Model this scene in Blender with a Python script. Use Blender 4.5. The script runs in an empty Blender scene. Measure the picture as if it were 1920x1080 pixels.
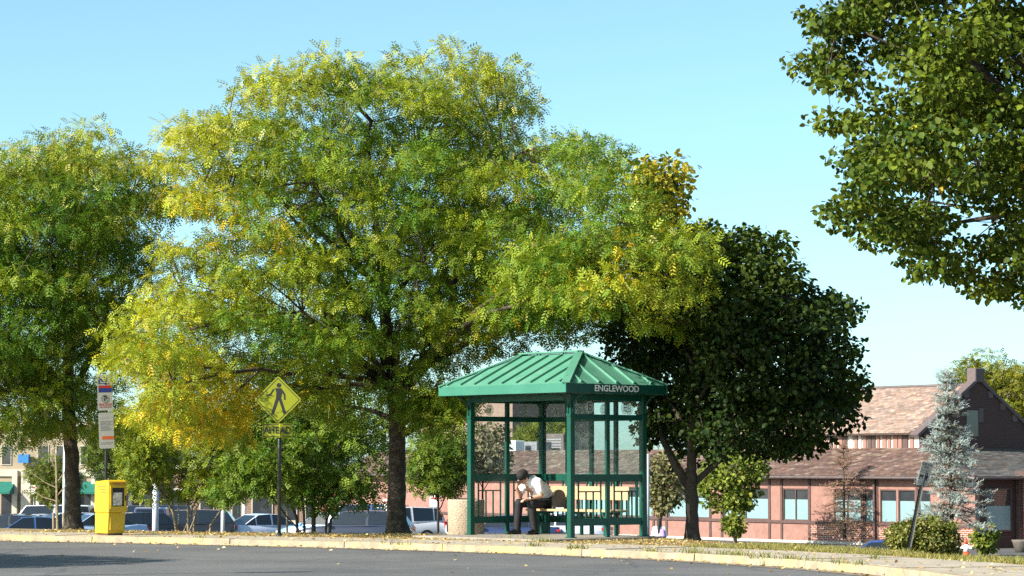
import bpy, bmesh, math, random
import numpy as np
from mathutils import Vector, Matrix

random.seed(7)
rng = np.random.default_rng(11)
R = math.radians
scene = bpy.context.scene
C = scene.collection

# ------------------------------------------------------------------ camera
F = 4830.0                       # focal length in pixels of a 1920 wide frame
HORIZON = 872.0
CAM_Z = 1.25
PITCH = math.atan((HORIZON - 540.0) / F)
cam_data = bpy.data.cameras.new('camera')
cam_data.sensor_width = 36.0
cam_data.lens = F / 1920.0 * 36.0
cam_data.clip_start = 0.5
cam_data.clip_end = 6000.0
cam = bpy.data.objects.new('camera', cam_data)
cam.location = (0, 0, CAM_Z)
cam.rotation_euler = (math.pi / 2 + PITCH, 0, 0)
C.objects.link(cam)
scene.camera = cam

# ------------------------------------------------------------------ sky and sun
SUN_AZ = R(30.0)      # the sun stands to the left, this much towards the camera
SUN_EL = R(32.0)
sun_dir = Vector((-math.cos(SUN_AZ) * math.cos(SUN_EL), -math.sin(SUN_AZ) * math.cos(SUN_EL), math.sin(SUN_EL)))
world = bpy.data.worlds.new('World')
scene.world = world
world.use_nodes = True
wn = world.node_tree
wn.nodes.clear()
w_out = wn.nodes.new('ShaderNodeOutputWorld')
w_bg = wn.nodes.new('ShaderNodeBackground')
w_sky = wn.nodes.new('ShaderNodeTexSky')
w_sky.sky_type = 'NISHITA'
w_sky.sun_disc = False
w_sky.sun_elevation = SUN_EL
w_sky.sun_rotation = math.atan2(sun_dir.x, sun_dir.y)
w_sky.altitude = 0
w_sky.air_density = 0.6
w_sky.dust_density = 1.0
w_sky.ozone_density = 6.0
w_bg.inputs['Strength'].default_value = 0.145
w_tint = wn.nodes.new('ShaderNodeMix')        # the camera's cyan white balance, the same all over the sky
w_tint.data_type = 'RGBA'
w_tint.blend_type = 'MULTIPLY'
w_tint.inputs['Factor'].default_value = 1.0
w_tint.inputs['B'].default_value = (1.16, 1.15, 0.82, 1)
wn.links.new(w_sky.outputs[0], w_tint.inputs['A'])
wn.links.new(w_tint.outputs['Result'], w_bg.inputs['Color'])
wn.links.new(w_bg.outputs[0], w_out.inputs['Surface'])

sun_data = bpy.data.lights.new('sun', 'SUN')
sun_data.energy = 5.0
sun_data.angle = R(0.53)
sun_data.color = (1.0, 0.93, 0.82)
sun = bpy.data.objects.new('sun', sun_data)
sun.rotation_euler = sun_dir.to_track_quat('Z', 'Y').to_euler()
sun.location = (-30, -10, 40)
C.objects.link(sun)

vs = scene.view_settings
scene.display_settings.display_device = 'sRGB'
vs.view_transform = 'Standard'
vs.look = 'None'
vs.exposure = 1.12
vs.gamma = 1.0
vs.use_curve_mapping = False
scene.render.engine = 'CYCLES'
scene.cycles.use_denoising = False
scene.cycles.max_bounces = 6
scene.cycles.transparent_max_bounces = 16
scene.cycles.sample_clamp_indirect = 6.0

# ------------------------------------------------------------------ helpers
_cp, _sp = math.cos(PITCH), math.sin(PITCH)

def ray(x, y):
    """world direction of a photograph pixel, normalised to one metre of depth"""
    dx = (x - 960.0) / F
    up = (540.0 - y) / F
    d = Vector((dx, _cp - up * _sp, _sp + up * _cp))
    return d / d.y

def at(x, y, Y):
    d = ray(x, y)
    return Vector((d.x * Y, Y, CAM_Z + d.z * Y))

def on_ground(x, y, z=0.0):
    d = ray(x, y)
    return at(x, y, (z - CAM_Z) / d.z)

def thing(name, label, cat, loc=(0, 0, 0), rz=0.0, group=None):
    o = bpy.data.objects.new(name, None)
    o.empty_display_size = 0.2
    C.objects.link(o)
    o.location = loc
    o.rotation_euler = (0, 0, rz)
    o['label'] = label
    o['category'] = cat
    if group:
        o['group'] = group
    return o

def tag(o, label, cat, group=None):
    o['label'] = label
    o['category'] = cat
    if group:
        o['group'] = group
    return o

def link_mesh(name, me, mat, parent=None, loc=None):
    o = bpy.data.objects.new(name, me)
    C.objects.link(o)
    if mat is not None:
        me.materials.append(mat)
    if parent is not None:
        o.parent = parent
    if loc is not None:
        o.location = loc
    return o

class MB:
    """collects faces for one mesh"""
    def __init__(self):
        self.v = []
        self.f = []
        self.fc = []
        self.col = None

    def add(self, verts, faces):
        b = len(self.v)
        self.v.extend([tuple(p) for p in verts])
        for f in faces:
            self.f.append(tuple(b + i for i in f))
            self.fc.append(self.col)
        return self

    def box(self, x0, x1, y0, y1, z0, z1):
        return self.add([(x0, y0, z0), (x1, y0, z0), (x1, y1, z0), (x0, y1, z0),
                         (x0, y0, z1), (x1, y0, z1), (x1, y1, z1), (x0, y1, z1)],
                        [(0, 3, 2, 1), (4, 5, 6, 7), (0, 1, 5, 4), (1, 2, 6, 5), (2, 3, 7, 6), (3, 0, 4, 7)])

    def bar(self, p0, p1, w, h, up=(0, 0, 1)):
        """box-section bar from p0 to p1"""
        p0 = Vector(p0); p1 = Vector(p1)
        d = (p1 - p0).normalized()
        u = Vector(up)
        s = d.cross(u)
        if s.length < 1e-4:
            s = d.cross(Vector((0, 1, 0)))
        s.normalize()
        n = s.cross(d).normalized()
        vs_ = []
        for p in (p0, p1):
            for a, b in ((-1, -1), (1, -1), (1, 1), (-1, 1)):
                vs_.append(p + s * (a * w / 2) + n * (b * h / 2))
        return self.add(vs_, [(0, 1, 2, 3), (7, 6, 5, 4), (0, 4, 5, 1), (1, 5, 6, 2), (2, 6, 7, 3), (3, 7, 4, 0)])

    def prism(self, pts, a, b):
        """polygon pts (list of 3-vectors at a=0) swept by vector from a to b"""
        n = len(pts)
        pa = [Vector(p) + Vector(a) for p in pts]
        pb = [Vector(p) + Vector(b) for p in pts]
        return self.add(pa + pb, [tuple(range(n - 1, -1, -1)), tuple(range(n, 2 * n))] +
                        [(i, (i + 1) % n, n + (i + 1) % n, n + i) for i in range(n)])

    def tube(self, path, radii, n=8, caps=True):
        path = [Vector(p) for p in path]
        if not hasattr(radii, '__len__'):
            radii = [radii] * len(path)
        b = len(self.v)
        prev = None
        for i, p in enumerate(path):
            if i == 0:
                d = path[1] - path[0]
            elif i == len(path) - 1:
                d = path[-1] - path[-2]
            else:
                d = path[i + 1] - path[i - 1]
            d.normalize()
            if prev is None:
                u = d.cross(Vector((0.31, 0.95, 0.05)))
                if u.length < 1e-3:
                    u = d.cross(Vector((1, 0, 0)))
            else:
                u = prev - d * prev.dot(d)
            u.normalize()
            prev = u
            w = d.cross(u)
            for k in range(n):
                a = 2 * math.pi * k / n
                self.v.append(tuple(p + (u * math.cos(a) + w * math.sin(a)) * radii[i]))
        for i in range(len(path) - 1):
            for k in range(n):
                k2 = (k + 1) % n
                self.f.append((b + i * n + k, b + i * n + k2, b + (i + 1) * n + k2, b + (i + 1) * n + k))
                self.fc.append(self.col)
        if caps:
            self.f.append(tuple(b + k for k in range(n - 1, -1, -1)))
            self.fc.append(self.col)
            e = b + (len(path) - 1) * n
            self.f.append(tuple(e + k for k in range(n)))
            self.fc.append(self.col)
        return self

    def lathe(self, prof, c=(0, 0, 0), n=24):
        """prof: (radius, z) from bottom to top"""
        b = len(self.v)
        for r, z in prof:
            for k in range(n):
                a = 2 * math.pi * k / n
                self.v.append((c[0] + r * math.cos(a), c[1] + r * math.sin(a), c[2] + z))
        for i in range(len(prof) - 1):
            for k in range(n):
                k2 = (k + 1) % n
                self.f.append((b + i * n + k, b + i * n + k2, b + (i + 1) * n + k2, b + (i + 1) * n + k))
                self.fc.append(self.col)
        self.f.append(tuple(b + k for k in range(n - 1, -1, -1)))
        self.fc.append(self.col)
        e = b + (len(prof) - 1) * n
        self.f.append(tuple(e + k for k in range(n)))
        self.fc.append(self.col)
        return self

    def capsule(self, p0, r0, p1, r1, n=12):
        p0 = Vector(p0); p1 = Vector(p1)
        d = (p1 - p0)
        L = d.length
        d = d / max(L, 1e-6)
        path, rad = [], []
        for k in range(5):
            a = math.pi / 2 * (1 - k / 4.0)
            path.append(p0 - d * r0 * math.sin(a)); rad.append(max(r0 * math.cos(a), 0.0008))
        for k in range(5):
            a = math.pi / 2 * (k / 4.0)
            path.append(p1 + d * r1 * math.sin(a)); rad.append(max(r1 * math.cos(a), 0.0008))
        return self.tube(path, rad, n)

    def ball(self, c, rx, ry, rz, n=14, m=8):
        prof = [(math.sin(math.pi * i / m), -math.cos(math.pi * i / m)) for i in range(m + 1)]
        b = len(self.v)
        for r, z in prof:
            r = max(r, 0.001)
            for k in range(n):
                a = 2 * math.pi * k / n
                self.v.append((c[0] + rx * r * math.cos(a), c[1] + ry * r * math.sin(a), c[2] + rz * z))
        for i in range(m):
            for k in range(n):
                k2 = (k + 1) % n
                self.f.append((b + i * n + k, b + i * n + k2, b + (i + 1) * n + k2, b + (i + 1) * n + k))
                self.fc.append(self.col)
        return self

    def mesh(self, name, origin=None):
        me = bpy.data.meshes.new(name)
        vv = self.v
        if origin is not None:
            vv = [(p[0] - origin[0], p[1] - origin[1], p[2] - origin[2]) for p in vv]
        me.from_pydata(vv, [], self.f)
        if any(c is not None for c in self.fc):
            at_ = me.attributes.new('col', 'FLOAT_COLOR', 'CORNER')
            data = []
            for p, c in zip(me.polygons, self.fc):
                c = c or (0.5, 0.5, 0.5)
                data.extend([c[0], c[1], c[2], 1.0] * p.loop_total)
            at_.data.foreach_set('color', data)
        me.update()
        return me

    def build(self, name, mat, parent=None, smooth=False, bevel=0.0, origin=None, segs=1):
        me = self.mesh(name, origin)
        if smooth:
            me.polygons.foreach_set('use_smooth', [True] * len(me.polygons))
        o = link_mesh(name, me, mat, parent)
        if bevel > 0:
            m = o.modifiers.new('bevel', 'BEVEL')
            m.width = bevel
            m.segments = segs
            m.limit_method = 'ANGLE'
            m.angle_limit = R(40)
        return o

def part_box(name, mat, parent, x0, x1, y0, y1, z0, z1, bevel=0.0):
    return MB().box(x0, x1, y0, y1, z0, z1).build(name, mat, parent, bevel=bevel)

def clone(o, parent=None):
    c = o.copy()
    C.objects.link(c)
    c.parent = parent
    for ch in list(o.children):
        clone(ch, c)
    return c

def text_mesh(body, size, extrude=0.002, align='CENTER', bold=0.0):
    cu = bpy.data.curves.new('lettering', 'FONT')
    cu.body = body
    cu.size = size
    cu.extrude = extrude
    cu.align_x = align
    cu.align_y = 'CENTER'
    cu.offset = bold
    cu.resolution_u = 3
    t = bpy.data.objects.new('lettering', cu)
    C.objects.link(t)
    dg = bpy.context.evaluated_depsgraph_get()
    me = bpy.data.meshes.new_from_object(t.evaluated_get(dg))
    bpy.data.objects.remove(t)
    bpy.data.curves.remove(cu)
    me.materials.clear()
    return me

def remeshed(name, mb, voxel, mat, parent, smooth_iter=4):
    """one continuous surface grown round the shapes collected in mb"""
    me = mb.mesh(name)
    t = bpy.data.objects.new('temporary', me)
    C.objects.link(t)
    m = t.modifiers.new('r', 'REMESH')
    m.mode = 'VOXEL'
    m.voxel_size = voxel
    s = t.modifiers.new('s', 'SMOOTH')
    s.factor = 0.5
    s.iterations = smooth_iter
    dg = bpy.context.evaluated_depsgraph_get()
    out = bpy.data.meshes.new_from_object(t.evaluated_get(dg))
    bpy.data.objects.remove(t)
    bpy.data.meshes.remove(me)
    out.name = name
    out.polygons.foreach_set('use_smooth', [True] * len(out.polygons))
    out.materials.clear()
    return link_mesh(name, out, mat, parent)

def fast_mesh(name, verts, faces, cols=None):
    """verts (N,3) float, faces (M,k) int, cols (N,3) per vertex"""
    me = bpy.data.meshes.new(name)
    nv, nf, k = len(verts), len(faces), faces.shape[1]
    me.vertices.add(nv)
    me.vertices.foreach_set('co', np.ascontiguousarray(verts, dtype=np.float32).ravel())
    me.loops.add(nf * k)
    me.loops.foreach_set('vertex_index', np.ascontiguousarray(faces, dtype=np.int32).ravel())
    me.polygons.add(nf)
    me.polygons.foreach_set('loop_start', np.arange(0, nf * k, k, dtype=np.int32))
    if cols is not None:
        a = me.attributes.new('col', 'FLOAT_COLOR', 'POINT')
        c4 = np.ones((nv, 4), dtype=np.float32)
        c4[:, :3] = cols
        a.data.foreach_set('color', c4.ravel())
    me.update(calc_edges=True)
    me.validate()
    return me

# ------------------------------------------------------------------ materials
def new_mat(name):
    m = bpy.data.materials.new(name)
    m.use_nodes = True
    nt = m.node_tree
    bsdf = nt.nodes['Principled BSDF']
    return m, nt, bsdf

def mat(name, col, rough=0.7, var=0.12, scale=6.0, bump=0.0, bump_scale=60.0, metal=0.0, spec=0.4, coat=0.0, second=None, second_at=(0.5, 0.7), second_scale=3.0):
    """a procedural paint: base colour mottled by noise, optional second colour in patches, optional bump"""
    m, nt, b = new_mat(name)
    N, L = nt.nodes, nt.links
    tc = N.new('ShaderNodeTexCoord')
    nz = N.new('ShaderNodeTexNoise')
    nz.inputs['Scale'].default_value = scale
    nz.inputs['Detail'].default_value = 6
    L.new(tc.outputs['Object'], nz.inputs['Vector'])
    rp = N.new('ShaderNodeValToRGB')
    rp.color_ramp.elements[0].position = 0.3
    rp.color_ramp.elements[1].position = 0.7
    rp.color_ramp.elements[0].color = (*[max(0, c * (1 - var)) for c in col], 1)
    rp.color_ramp.elements[1].color = (*[min(1, c * (1 + var)) for c in col], 1)
    L.new(nz.outputs['Fac'], rp.inputs['Fac'])
    out = rp.outputs['Color']
    if second:
        n2 = N.new('ShaderNodeTexNoise')
        n2.inputs['Scale'].default_value = second_scale
        n2.inputs['Detail'].default_value = 8
        n2.inputs['Roughness'].default_value = 0.65
        L.new(tc.outputs['Object'], n2.inputs['Vector'])
        mr = N.new('ShaderNodeMapRange')
        mr.inputs['From Min'].default_value = second_at[0]
        mr.inputs['From Max'].default_value = second_at[1]
        L.new(n2.outputs['Fac'], mr.inputs['Value'])
        mx = N.new('ShaderNodeMix')
        mx.data_type = 'RGBA'
        mx.inputs['B'].default_value = (*second, 1)
        L.new(mr.outputs[0], mx.inputs['Factor'])
        L.new(out, mx.inputs['A'])
        out = mx.outputs['Result']
    L.new(out, b.inputs['Base Color'])
    b.inputs['Roughness'].default_value = rough
    b.inputs['Metallic'].default_value = metal
    b.inputs['Specular IOR Level'].default_value = spec
    b.inputs['Coat Weight'].default_value = coat
    if bump > 0:
        n3 = N.new('ShaderNodeTexNoise')
        n3.inputs['Scale'].default_value = bump_scale
        n3.inputs['Detail'].default_value = 5
        L.new(tc.outputs['Object'], n3.inputs['Vector'])
        bp = N.new('ShaderNodeBump')
        bp.inputs['Strength'].default_value = bump
        bp.inputs['Distance'].default_value = 0.02
        L.new(n3.outputs['Fac'], bp.inputs['Height'])
        L.new(bp.outputs['Normal'], b.inputs['Normal'])
    return m

def attr_mat(name, rough=0.7, var=0.15, scale=8.0, spec=0.3, bump=0.0):
    """colour from the mesh attribute 'col' with a little mottling"""
    m, nt, b = new_mat(name)
    N, L = nt.nodes, nt.links
    at_ = N.new('ShaderNodeAttribute')
    at_.attribute_name = 'col'
    tc = N.new('ShaderNodeTexCoord')
    nz = N.new('ShaderNodeTexNoise')
    nz.inputs['Scale'].default_value = scale
    nz.inputs['Detail'].default_value = 6
    L.new(tc.outputs['Object'], nz.inputs['Vector'])
    mr = N.new('ShaderNodeMapRange')
    mr.inputs['From Min'].default_value = 0.3
    mr.inputs['From Max'].default_value = 0.7
    mr.inputs['To Min'].default_value = 1 - var
    mr.inputs['To Max'].default_value = 1 + var
    L.new(nz.outputs['Fac'], mr.inputs['Value'])
    mx = N.new('ShaderNodeVectorMath')
    mx.operation = 'SCALE'
    L.new(at_.outputs['Color'], mx.inputs[0])
    L.new(mr.outputs[0], mx.inputs['Scale'])
    L.new(mx.outputs[0], b.inputs['Base Color'])
    b.inputs['Roughness'].default_value = rough
    b.inputs['Specular IOR Level'].default_value = spec
    if bump:
        bp = N.new('ShaderNodeBump')
        bp.inputs['Strength'].default_value = bump
        bp.inputs['Distance'].default_value = 0.02
        L.new(nz.outputs['Fac'], bp.inputs['Height'])
        L.new(bp.outputs['Normal'], b.inputs['Normal'])
    return m

def leaf_mat(name, trans=0.4, rough=0.5, spec=0.35, tint=(1.25, 1.2, 0.5)):
    m, nt, b = new_mat(name)
    N, L = nt.nodes, nt.links
    at_ = N.new('ShaderNodeAttribute')
    at_.attribute_name = 'col'
    L.new(at_.outputs['Color'], b.inputs['Base Color'])
    b.inputs['Roughness'].default_value = rough
    b.inputs['Specular IOR Level'].default_value = spec
    tr = N.new('ShaderNodeBsdfTranslucent')
    mul = N.new('ShaderNodeMix')
    mul.data_type = 'RGBA'
    mul.blend_type = 'MULTIPLY'
    mul.inputs['Factor'].default_value = 1.0
    mul.inputs['B'].default_value = (*tint, 1)
    L.new(at_.outputs['Color'], mul.inputs['A'])
    L.new(mul.outputs['Result'], tr.inputs['Color'])
    mx = N.new('ShaderNodeMixShader')
    mx.inputs['Fac'].default_value = trans
    L.new(b.outputs[0], mx.inputs[1])
    L.new(tr.outputs[0], mx.inputs[2])
    L.new(mx.outputs[0], N['Material Output'].inputs['Surface'])
    return m

def glass_mat(name, tint=(0.9, 0.95, 0.95), dirt=0.06, rough=0.02):
    """clear pane: see-through with a Fresnel reflection and a film of dust"""
    m, nt, b = new_mat(name)
    N, L = nt.nodes, nt.links
    N.remove(b)
    t = N.new('ShaderNodeBsdfTransparent')
    t.inputs['Color'].default_value = (*tint, 1)
    g = N.new('ShaderNodeBsdfGlossy')
    g.inputs['Roughness'].default_value = rough
    lw = N.new('ShaderNodeLayerWeight')       # reflection grows towards grazing angles, alike on both faces of the pane
    lw.inputs['Blend'].default_value = 0.5
    pw = N.new('ShaderNodeMath')
    pw.operation = 'POWER'
    pw.inputs[1].default_value = 5.0
    L.new(lw.outputs['Facing'], pw.inputs[0])
    fr = N.new('ShaderNodeMapRange')
    fr.inputs['To Min'].default_value = 0.03
    fr.inputs['To Max'].default_value = 0.8
    L.new(pw.outputs[0], fr.inputs['Value'])
    mx = N.new('ShaderNodeMixShader')
    L.new(fr.outputs[0], mx.inputs['Fac'])
    L.new(t.outputs[0], mx.inputs[1])
    L.new(g.outputs[0], mx.inputs[2])
    d = N.new('ShaderNodeBsdfDiffuse')
    d.inputs['Color'].default_value = (0.75, 0.75, 0.7, 1)
    nz = N.new('ShaderNodeTexNoise')
    nz.inputs['Scale'].default_value = 3.0
    nz.inputs['Detail'].default_value = 7
    tc = N.new('ShaderNodeTexCoord')
    L.new(tc.outputs['Object'], nz.inputs['Vector'])
    mr = N.new('ShaderNodeMapRange')
    mr.inputs['From Min'].default_value = 0.35
    mr.inputs['From Max'].default_value = 0.75
    mr.inputs['To Min'].default_value = dirt * 0.3
    mr.inputs['To Max'].default_value = dirt * 2
    L.new(nz.outputs['Fac'], mr.inputs['Value'])
    m2 = N.new('ShaderNodeMixShader')
    L.new(mr.outputs[0], m2.inputs['Fac'])
    L.new(mx.outputs[0], m2.inputs[1])
    L.new(d.outputs[0], m2.inputs[2])
    L.new(m2.outputs[0], N['Material Output'].inputs['Surface'])
    return m

def brick_mat(name, c1, c2, mortar, bw=0.21, bh=0.075, msize=0.012):
    m, nt, b = new_mat(name)
    N, L = nt.nodes, nt.links
    tc = N.new('ShaderNodeTexCoord')
    sep = N.new('ShaderNodeSeparateXYZ')
    L.new(tc.outputs['Object'], sep.inputs[0])
    ad = N.new('ShaderNodeMath')
    ad.operation = 'ADD'
    L.new(sep.outputs['X'], ad.inputs[0])
    L.new(sep.outputs['Y'], ad.inputs[1])
    cmb = N.new('ShaderNodeCombineXYZ')
    L.new(ad.outputs[0], cmb.inputs['X'])
    L.new(sep.outputs['Z'], cmb.inputs['Y'])
    br = N.new('ShaderNodeTexBrick')
    br.inputs['Scale'].default_value = 1.0
    br.inputs['Brick Width'].default_value = bw
    br.inputs['Row Height'].default_value = bh
    br.inputs['Mortar Size'].default_value = msize
    br.inputs['Mortar Smooth'].default_value = 0.3
    br.inputs['Color1'].default_value = (*c1, 1)
    br.inputs['Color2'].default_value = (*c2, 1)
    br.inputs['Mortar'].default_value = (*mortar, 1)
    L.new(cmb.outputs[0], br.inputs['Vector'])
    L.new(br.outputs['Color'], b.inputs['Base Color'])
    b.inputs['Roughness'].default_value = 0.85
    bp = N.new('ShaderNodeBump')
    bp.invert = True
    bp.inputs['Strength'].default_value = 0.6
    bp.inputs['Distance'].default_value = 0.01
    L.new(br.outputs['Fac'], bp.inputs['Height'])
    L.new(bp.outputs['Normal'], b.inputs['Normal'])
    return m

def emit_mat(name, col, strength):
    m, nt, b = new_mat(name)
    b.inputs['Base Color'].default_value = (*col, 1)
    b.inputs['Emission Color'].default_value = (*col, 1)
    b.inputs['Emission Strength'].default_value = strength
    return m

def asphalt_mat(name, base=0.06, patches=True):
    m, nt, b = new_mat(name)
    N, L = nt.nodes, nt.links
    tc = N.new('ShaderNodeTexCoord')
    n1 = N.new('ShaderNodeTexNoise'); n1.inputs['Scale'].default_value = 0.35; n1.inputs['Detail'].default_value = 7
    n2 = N.new('ShaderNodeTexNoise'); n2.inputs['Scale'].default_value = 45.0; n2.inputs['Detail'].default_value = 4
    vo = N.new('ShaderNodeTexVoronoi'); vo.inputs['Scale'].default_value = 70.0
    wv = N.new('ShaderNodeTexNoise'); wv.inputs['Scale'].default_value = 1.6; wv.inputs['Detail'].default_value = 9; wv.inputs['Roughness'].default_value = 0.7
    for n in (n1, n2, vo, wv):
        L.new(tc.outputs['Object'], n.inputs['Vector'])
    rp = N.new('ShaderNodeValToRGB')
    e = rp.color_ramp.elements
    e[0].position = 0.3; e[1].position = 0.72
    e[0].color = (base * 0.78, base * 0.79, base * 0.82, 1)
    e[1].color = (base * 1.25, base * 1.24, base * 1.22, 1)
    L.new(n1.outputs['Fac'], rp.inputs['Fac'])
    sp = N.new('ShaderNodeMapRange')
    sp.inputs['From Min'].default_value = 0.35; sp.inputs['From Max'].default_value = 0.7
    sp.inputs['To Min'].default_value = 0.72; sp.inputs['To Max'].default_value = 1.35
    L.new(n2.outputs['Fac'], sp.inputs['Value'])
    m1 = N.new('ShaderNodeVectorMath'); m1.operation = 'SCALE'
    L.new(rp.outputs['Color'], m1.inputs[0]); L.new(sp.outputs[0], m1.inputs['Scale'])
    # pale stones in the binder
    st = N.new('ShaderNodeMapRange')
    st.inputs['From Min'].default_value = 0.0; st.inputs['From Max'].default_value = 0.22
    st.inputs['To Min'].default_value = 0.45; st.inputs['To Max'].default_value = 0.0
    L.new(vo.outputs['Distance'], st.inputs['Value'])
    mx = N.new('ShaderNodeMix'); mx.data_type = 'RGBA'
    mx.inputs['B'].default_value = (base * 2.6, base * 2.5, base * 2.3, 1)
    L.new(st.outputs[0], mx.inputs['Factor']); L.new(m1.outputs[0], mx.inputs['A'])
    # worn, lighter stains
    pm = N.new('ShaderNodeMapRange')
    pm.inputs['From Min'].default_value = 0.52; pm.inputs['From Max'].default_value = 0.7
    pm.inputs['To Max'].default_value = 0.3
    L.new(wv.outputs['Fac'], pm.inputs['Value'])
    mx2 = N.new('ShaderNodeMix'); mx2.data_type = 'RGBA'
    mx2.inputs['B'].default_value = (base * 1.7, base * 1.65, base * 1.55, 1)
    L.new(pm.outputs[0], mx2.inputs['Factor']); L.new(mx.outputs['Result'], mx2.inputs['A'])
    # hairline cracks and tarred seams
    wn_ = N.new('ShaderNodeTexNoise'); wn_.inputs['Scale'].default_value = 0.8; wn_.inputs['Detail'].default_value = 6
    L.new(tc.outputs['Object'], wn_.inputs['Vector'])
    wa = N.new('ShaderNodeMix'); wa.data_type = 'VECTOR'; wa.inputs['Factor'].default_value = 0.35
    L.new(tc.outputs['Object'], wa.inputs['A']); L.new(wn_.outputs['Color'], wa.inputs['B'])
    vc = N.new('ShaderNodeTexVoronoi'); vc.feature = 'DISTANCE_TO_EDGE'; vc.inputs['Scale'].default_value = 0.3
    L.new(wa.outputs['Result'], vc.inputs['Vector'])
    ck = N.new('ShaderNodeMapRange')
    ck.inputs['From Min'].default_value = 0.003; ck.inputs['From Max'].default_value = 0.012
    ck.inputs['To Min'].default_value = 0.3; ck.inputs['To Max'].default_value = 0.0
    L.new(vc.outputs['Distance'], ck.inputs['Value'])
    mx3 = N.new('ShaderNodeMix'); mx3.data_type = 'RGBA'
    mx3.inputs['B'].default_value = (base * .3, base * .3, base * .3, 1)
    L.new(ck.outputs[0], mx3.inputs['Factor']); L.new(mx2.outputs['Result'], mx3.inputs['A'])
    L.new(mx3.outputs['Result'], b.inputs['Base Color'])
    b.inputs['Roughness'].default_value = 0.85
    b.inputs['Specular IOR Level'].default_value = 0.3
    bp = N.new('ShaderNodeBump'); bp.inputs['Strength'].default_value = 0.5; bp.inputs['Distance'].default_value = 0.01
    L.new(n2.outputs['Fac'], bp.inputs['Height']); L.new(bp.outputs['Normal'], b.inputs['Normal'])
    return m

M = {}
M['asphalt'] = asphalt_mat('asphalt', 0.112)
M['lot'] = asphalt_mat('lot_asphalt', 0.09)
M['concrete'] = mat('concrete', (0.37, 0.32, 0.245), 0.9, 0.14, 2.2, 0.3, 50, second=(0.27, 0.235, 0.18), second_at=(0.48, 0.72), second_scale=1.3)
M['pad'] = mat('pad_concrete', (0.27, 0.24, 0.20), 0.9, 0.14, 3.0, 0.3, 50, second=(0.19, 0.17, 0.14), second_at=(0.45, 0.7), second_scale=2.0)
M['kerb'] = mat('kerb_concrete', (0.31, 0.26, 0.185), 0.9, 0.25, 5.0, 0.4, 40, second=(0.40, 0.31, 0.14), second_at=(0.46, 0.62), second_scale=2.5)
M['gutter'] = mat('gutter_concrete', (0.21, 0.18, 0.135), 0.9, 0.25, 5.0, 0.4, 40, second=(0.13, 0.11, 0.085), second_at=(0.45, 0.65), second_scale=3.0)
M['soil'] = mat('verge_soil', (0.20, 0.145, 0.08), 0.95, 0.3, 9.0, 0.6, 30, second=(0.31, 0.235, 0.12), second_at=(0.42, 0.62), second_scale=6.0)
M['earth'] = mat('earth', (0.16, 0.14, 0.09), 0.95, 0.3, 0.5, 0.4, 8)
M['green'] = mat('green_paint', (0.004, 0.064, 0.044), 0.4, 0.14, 5.0, 0.03, 30, spec=0.35, second=(0.009, 0.082, 0.058), second_at=(0.55, 0.8), second_scale=4.0)
M['roof_green'] = mat('roof_green_metal', (0.075, 0.235, 0.16), 0.5, 0.10, 2.5, 0.03, 20, spec=0.4, second=(0.12, 0.28, 0.205), second_at=(0.5, 0.75), second_scale=1.8)
M['fascia_green'] = mat('fascia_green', (0.035, 0.165, 0.115), 0.42, 0.08, 2.5, 0.02, 20, spec=0.4, second=(0.05, 0.19, 0.135), second_at=(0.5, 0.75), second_scale=1.8)
M['glass'] = glass_mat('shelter_glass', dirt=0.03)
def film_mat(name, col, opacity):
    m, nt, b = new_mat(name)
    N, L = nt.nodes, nt.links
    b.inputs['Base Color'].default_value = (*col, 1)
    b.inputs['Roughness'].default_value = 0.7
    nz = N.new('ShaderNodeTexNoise'); nz.inputs['Scale'].default_value = 14
    tc = N.new('ShaderNodeTexCoord'); L.new(tc.outputs['Object'], nz.inputs['Vector'])
    mr = N.new('ShaderNodeMapRange')
    mr.inputs['To Min'].default_value = opacity * .7; mr.inputs['To Max'].default_value = min(1, opacity * 1.3)
    L.new(nz.outputs['Fac'], mr.inputs['Value'])
    t = N.new('ShaderNodeBsdfTransparent')
    mx = N.new('ShaderNodeMixShader')
    L.new(mr.outputs[0], mx.inputs['Fac']); L.new(t.outputs[0], mx.inputs[1]); L.new(b.outputs[0], mx.inputs[2])
    L.new(mx.outputs[0], N['Material Output'].inputs['Surface'])
    return m
M['etch'] = film_mat('etched_film', (0.62, 0.66, 0.60), 0.28)
M['white'] = mat('white_paint', (0.78, 0.78, 0.76), 0.5, 0.04)
M['black'] = mat('black_paint', (0.012, 0.012, 0.013), 0.5, 0.2)
M['dark_metal'] = mat('dark_metal', (0.02, 0.022, 0.022), 0.45, 0.25, 8)
M['wood'] = mat('bench_plank', (0.42, 0.30, 0.17), 0.65, 0.14, 7.0, 0.1, 25)
M['aggregate'] = mat('aggregate', (0.38, 0.30, 0.22), 0.95, 0.5, 55.0, 0.9, 60)
M['bark'] = mat('bark', (0.05, 0.039, 0.028), 0.95, 0.4, 9.0, 1.0, 26, second=(0.12, 0.098, 0.07), second_at=(0.5, 0.68), second_scale=7.0)
M['bark_dark'] = mat('bark_dark', (0.05, 0.04, 0.03), 0.95, 0.35, 9.0, 1.0, 26)
M['bark_pale'] = mat('bark_pale', (0.25, 0.20, 0.13), 0.95, 0.3, 9.0, 0.8, 26)
M['leaf'] = leaf_mat('feathery_leaf', 0.32, 0.55, 0.2)
M['leaf_broad'] = leaf_mat('broad_leaf', 0.2, 0.55, 0.14)
M['needle'] = leaf_mat('needle', 0.12, 0.6, 0.3, (1, 1, 0.9))
M['litter'] = leaf_mat('fallen_leaf', 0.15, 0.8, 0.2, (1, 1, 0.8))
M['grass'] = leaf_mat('grass_blade', 0.3, 0.6, 0.25, (1.1, 1.1, 0.7))

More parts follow.
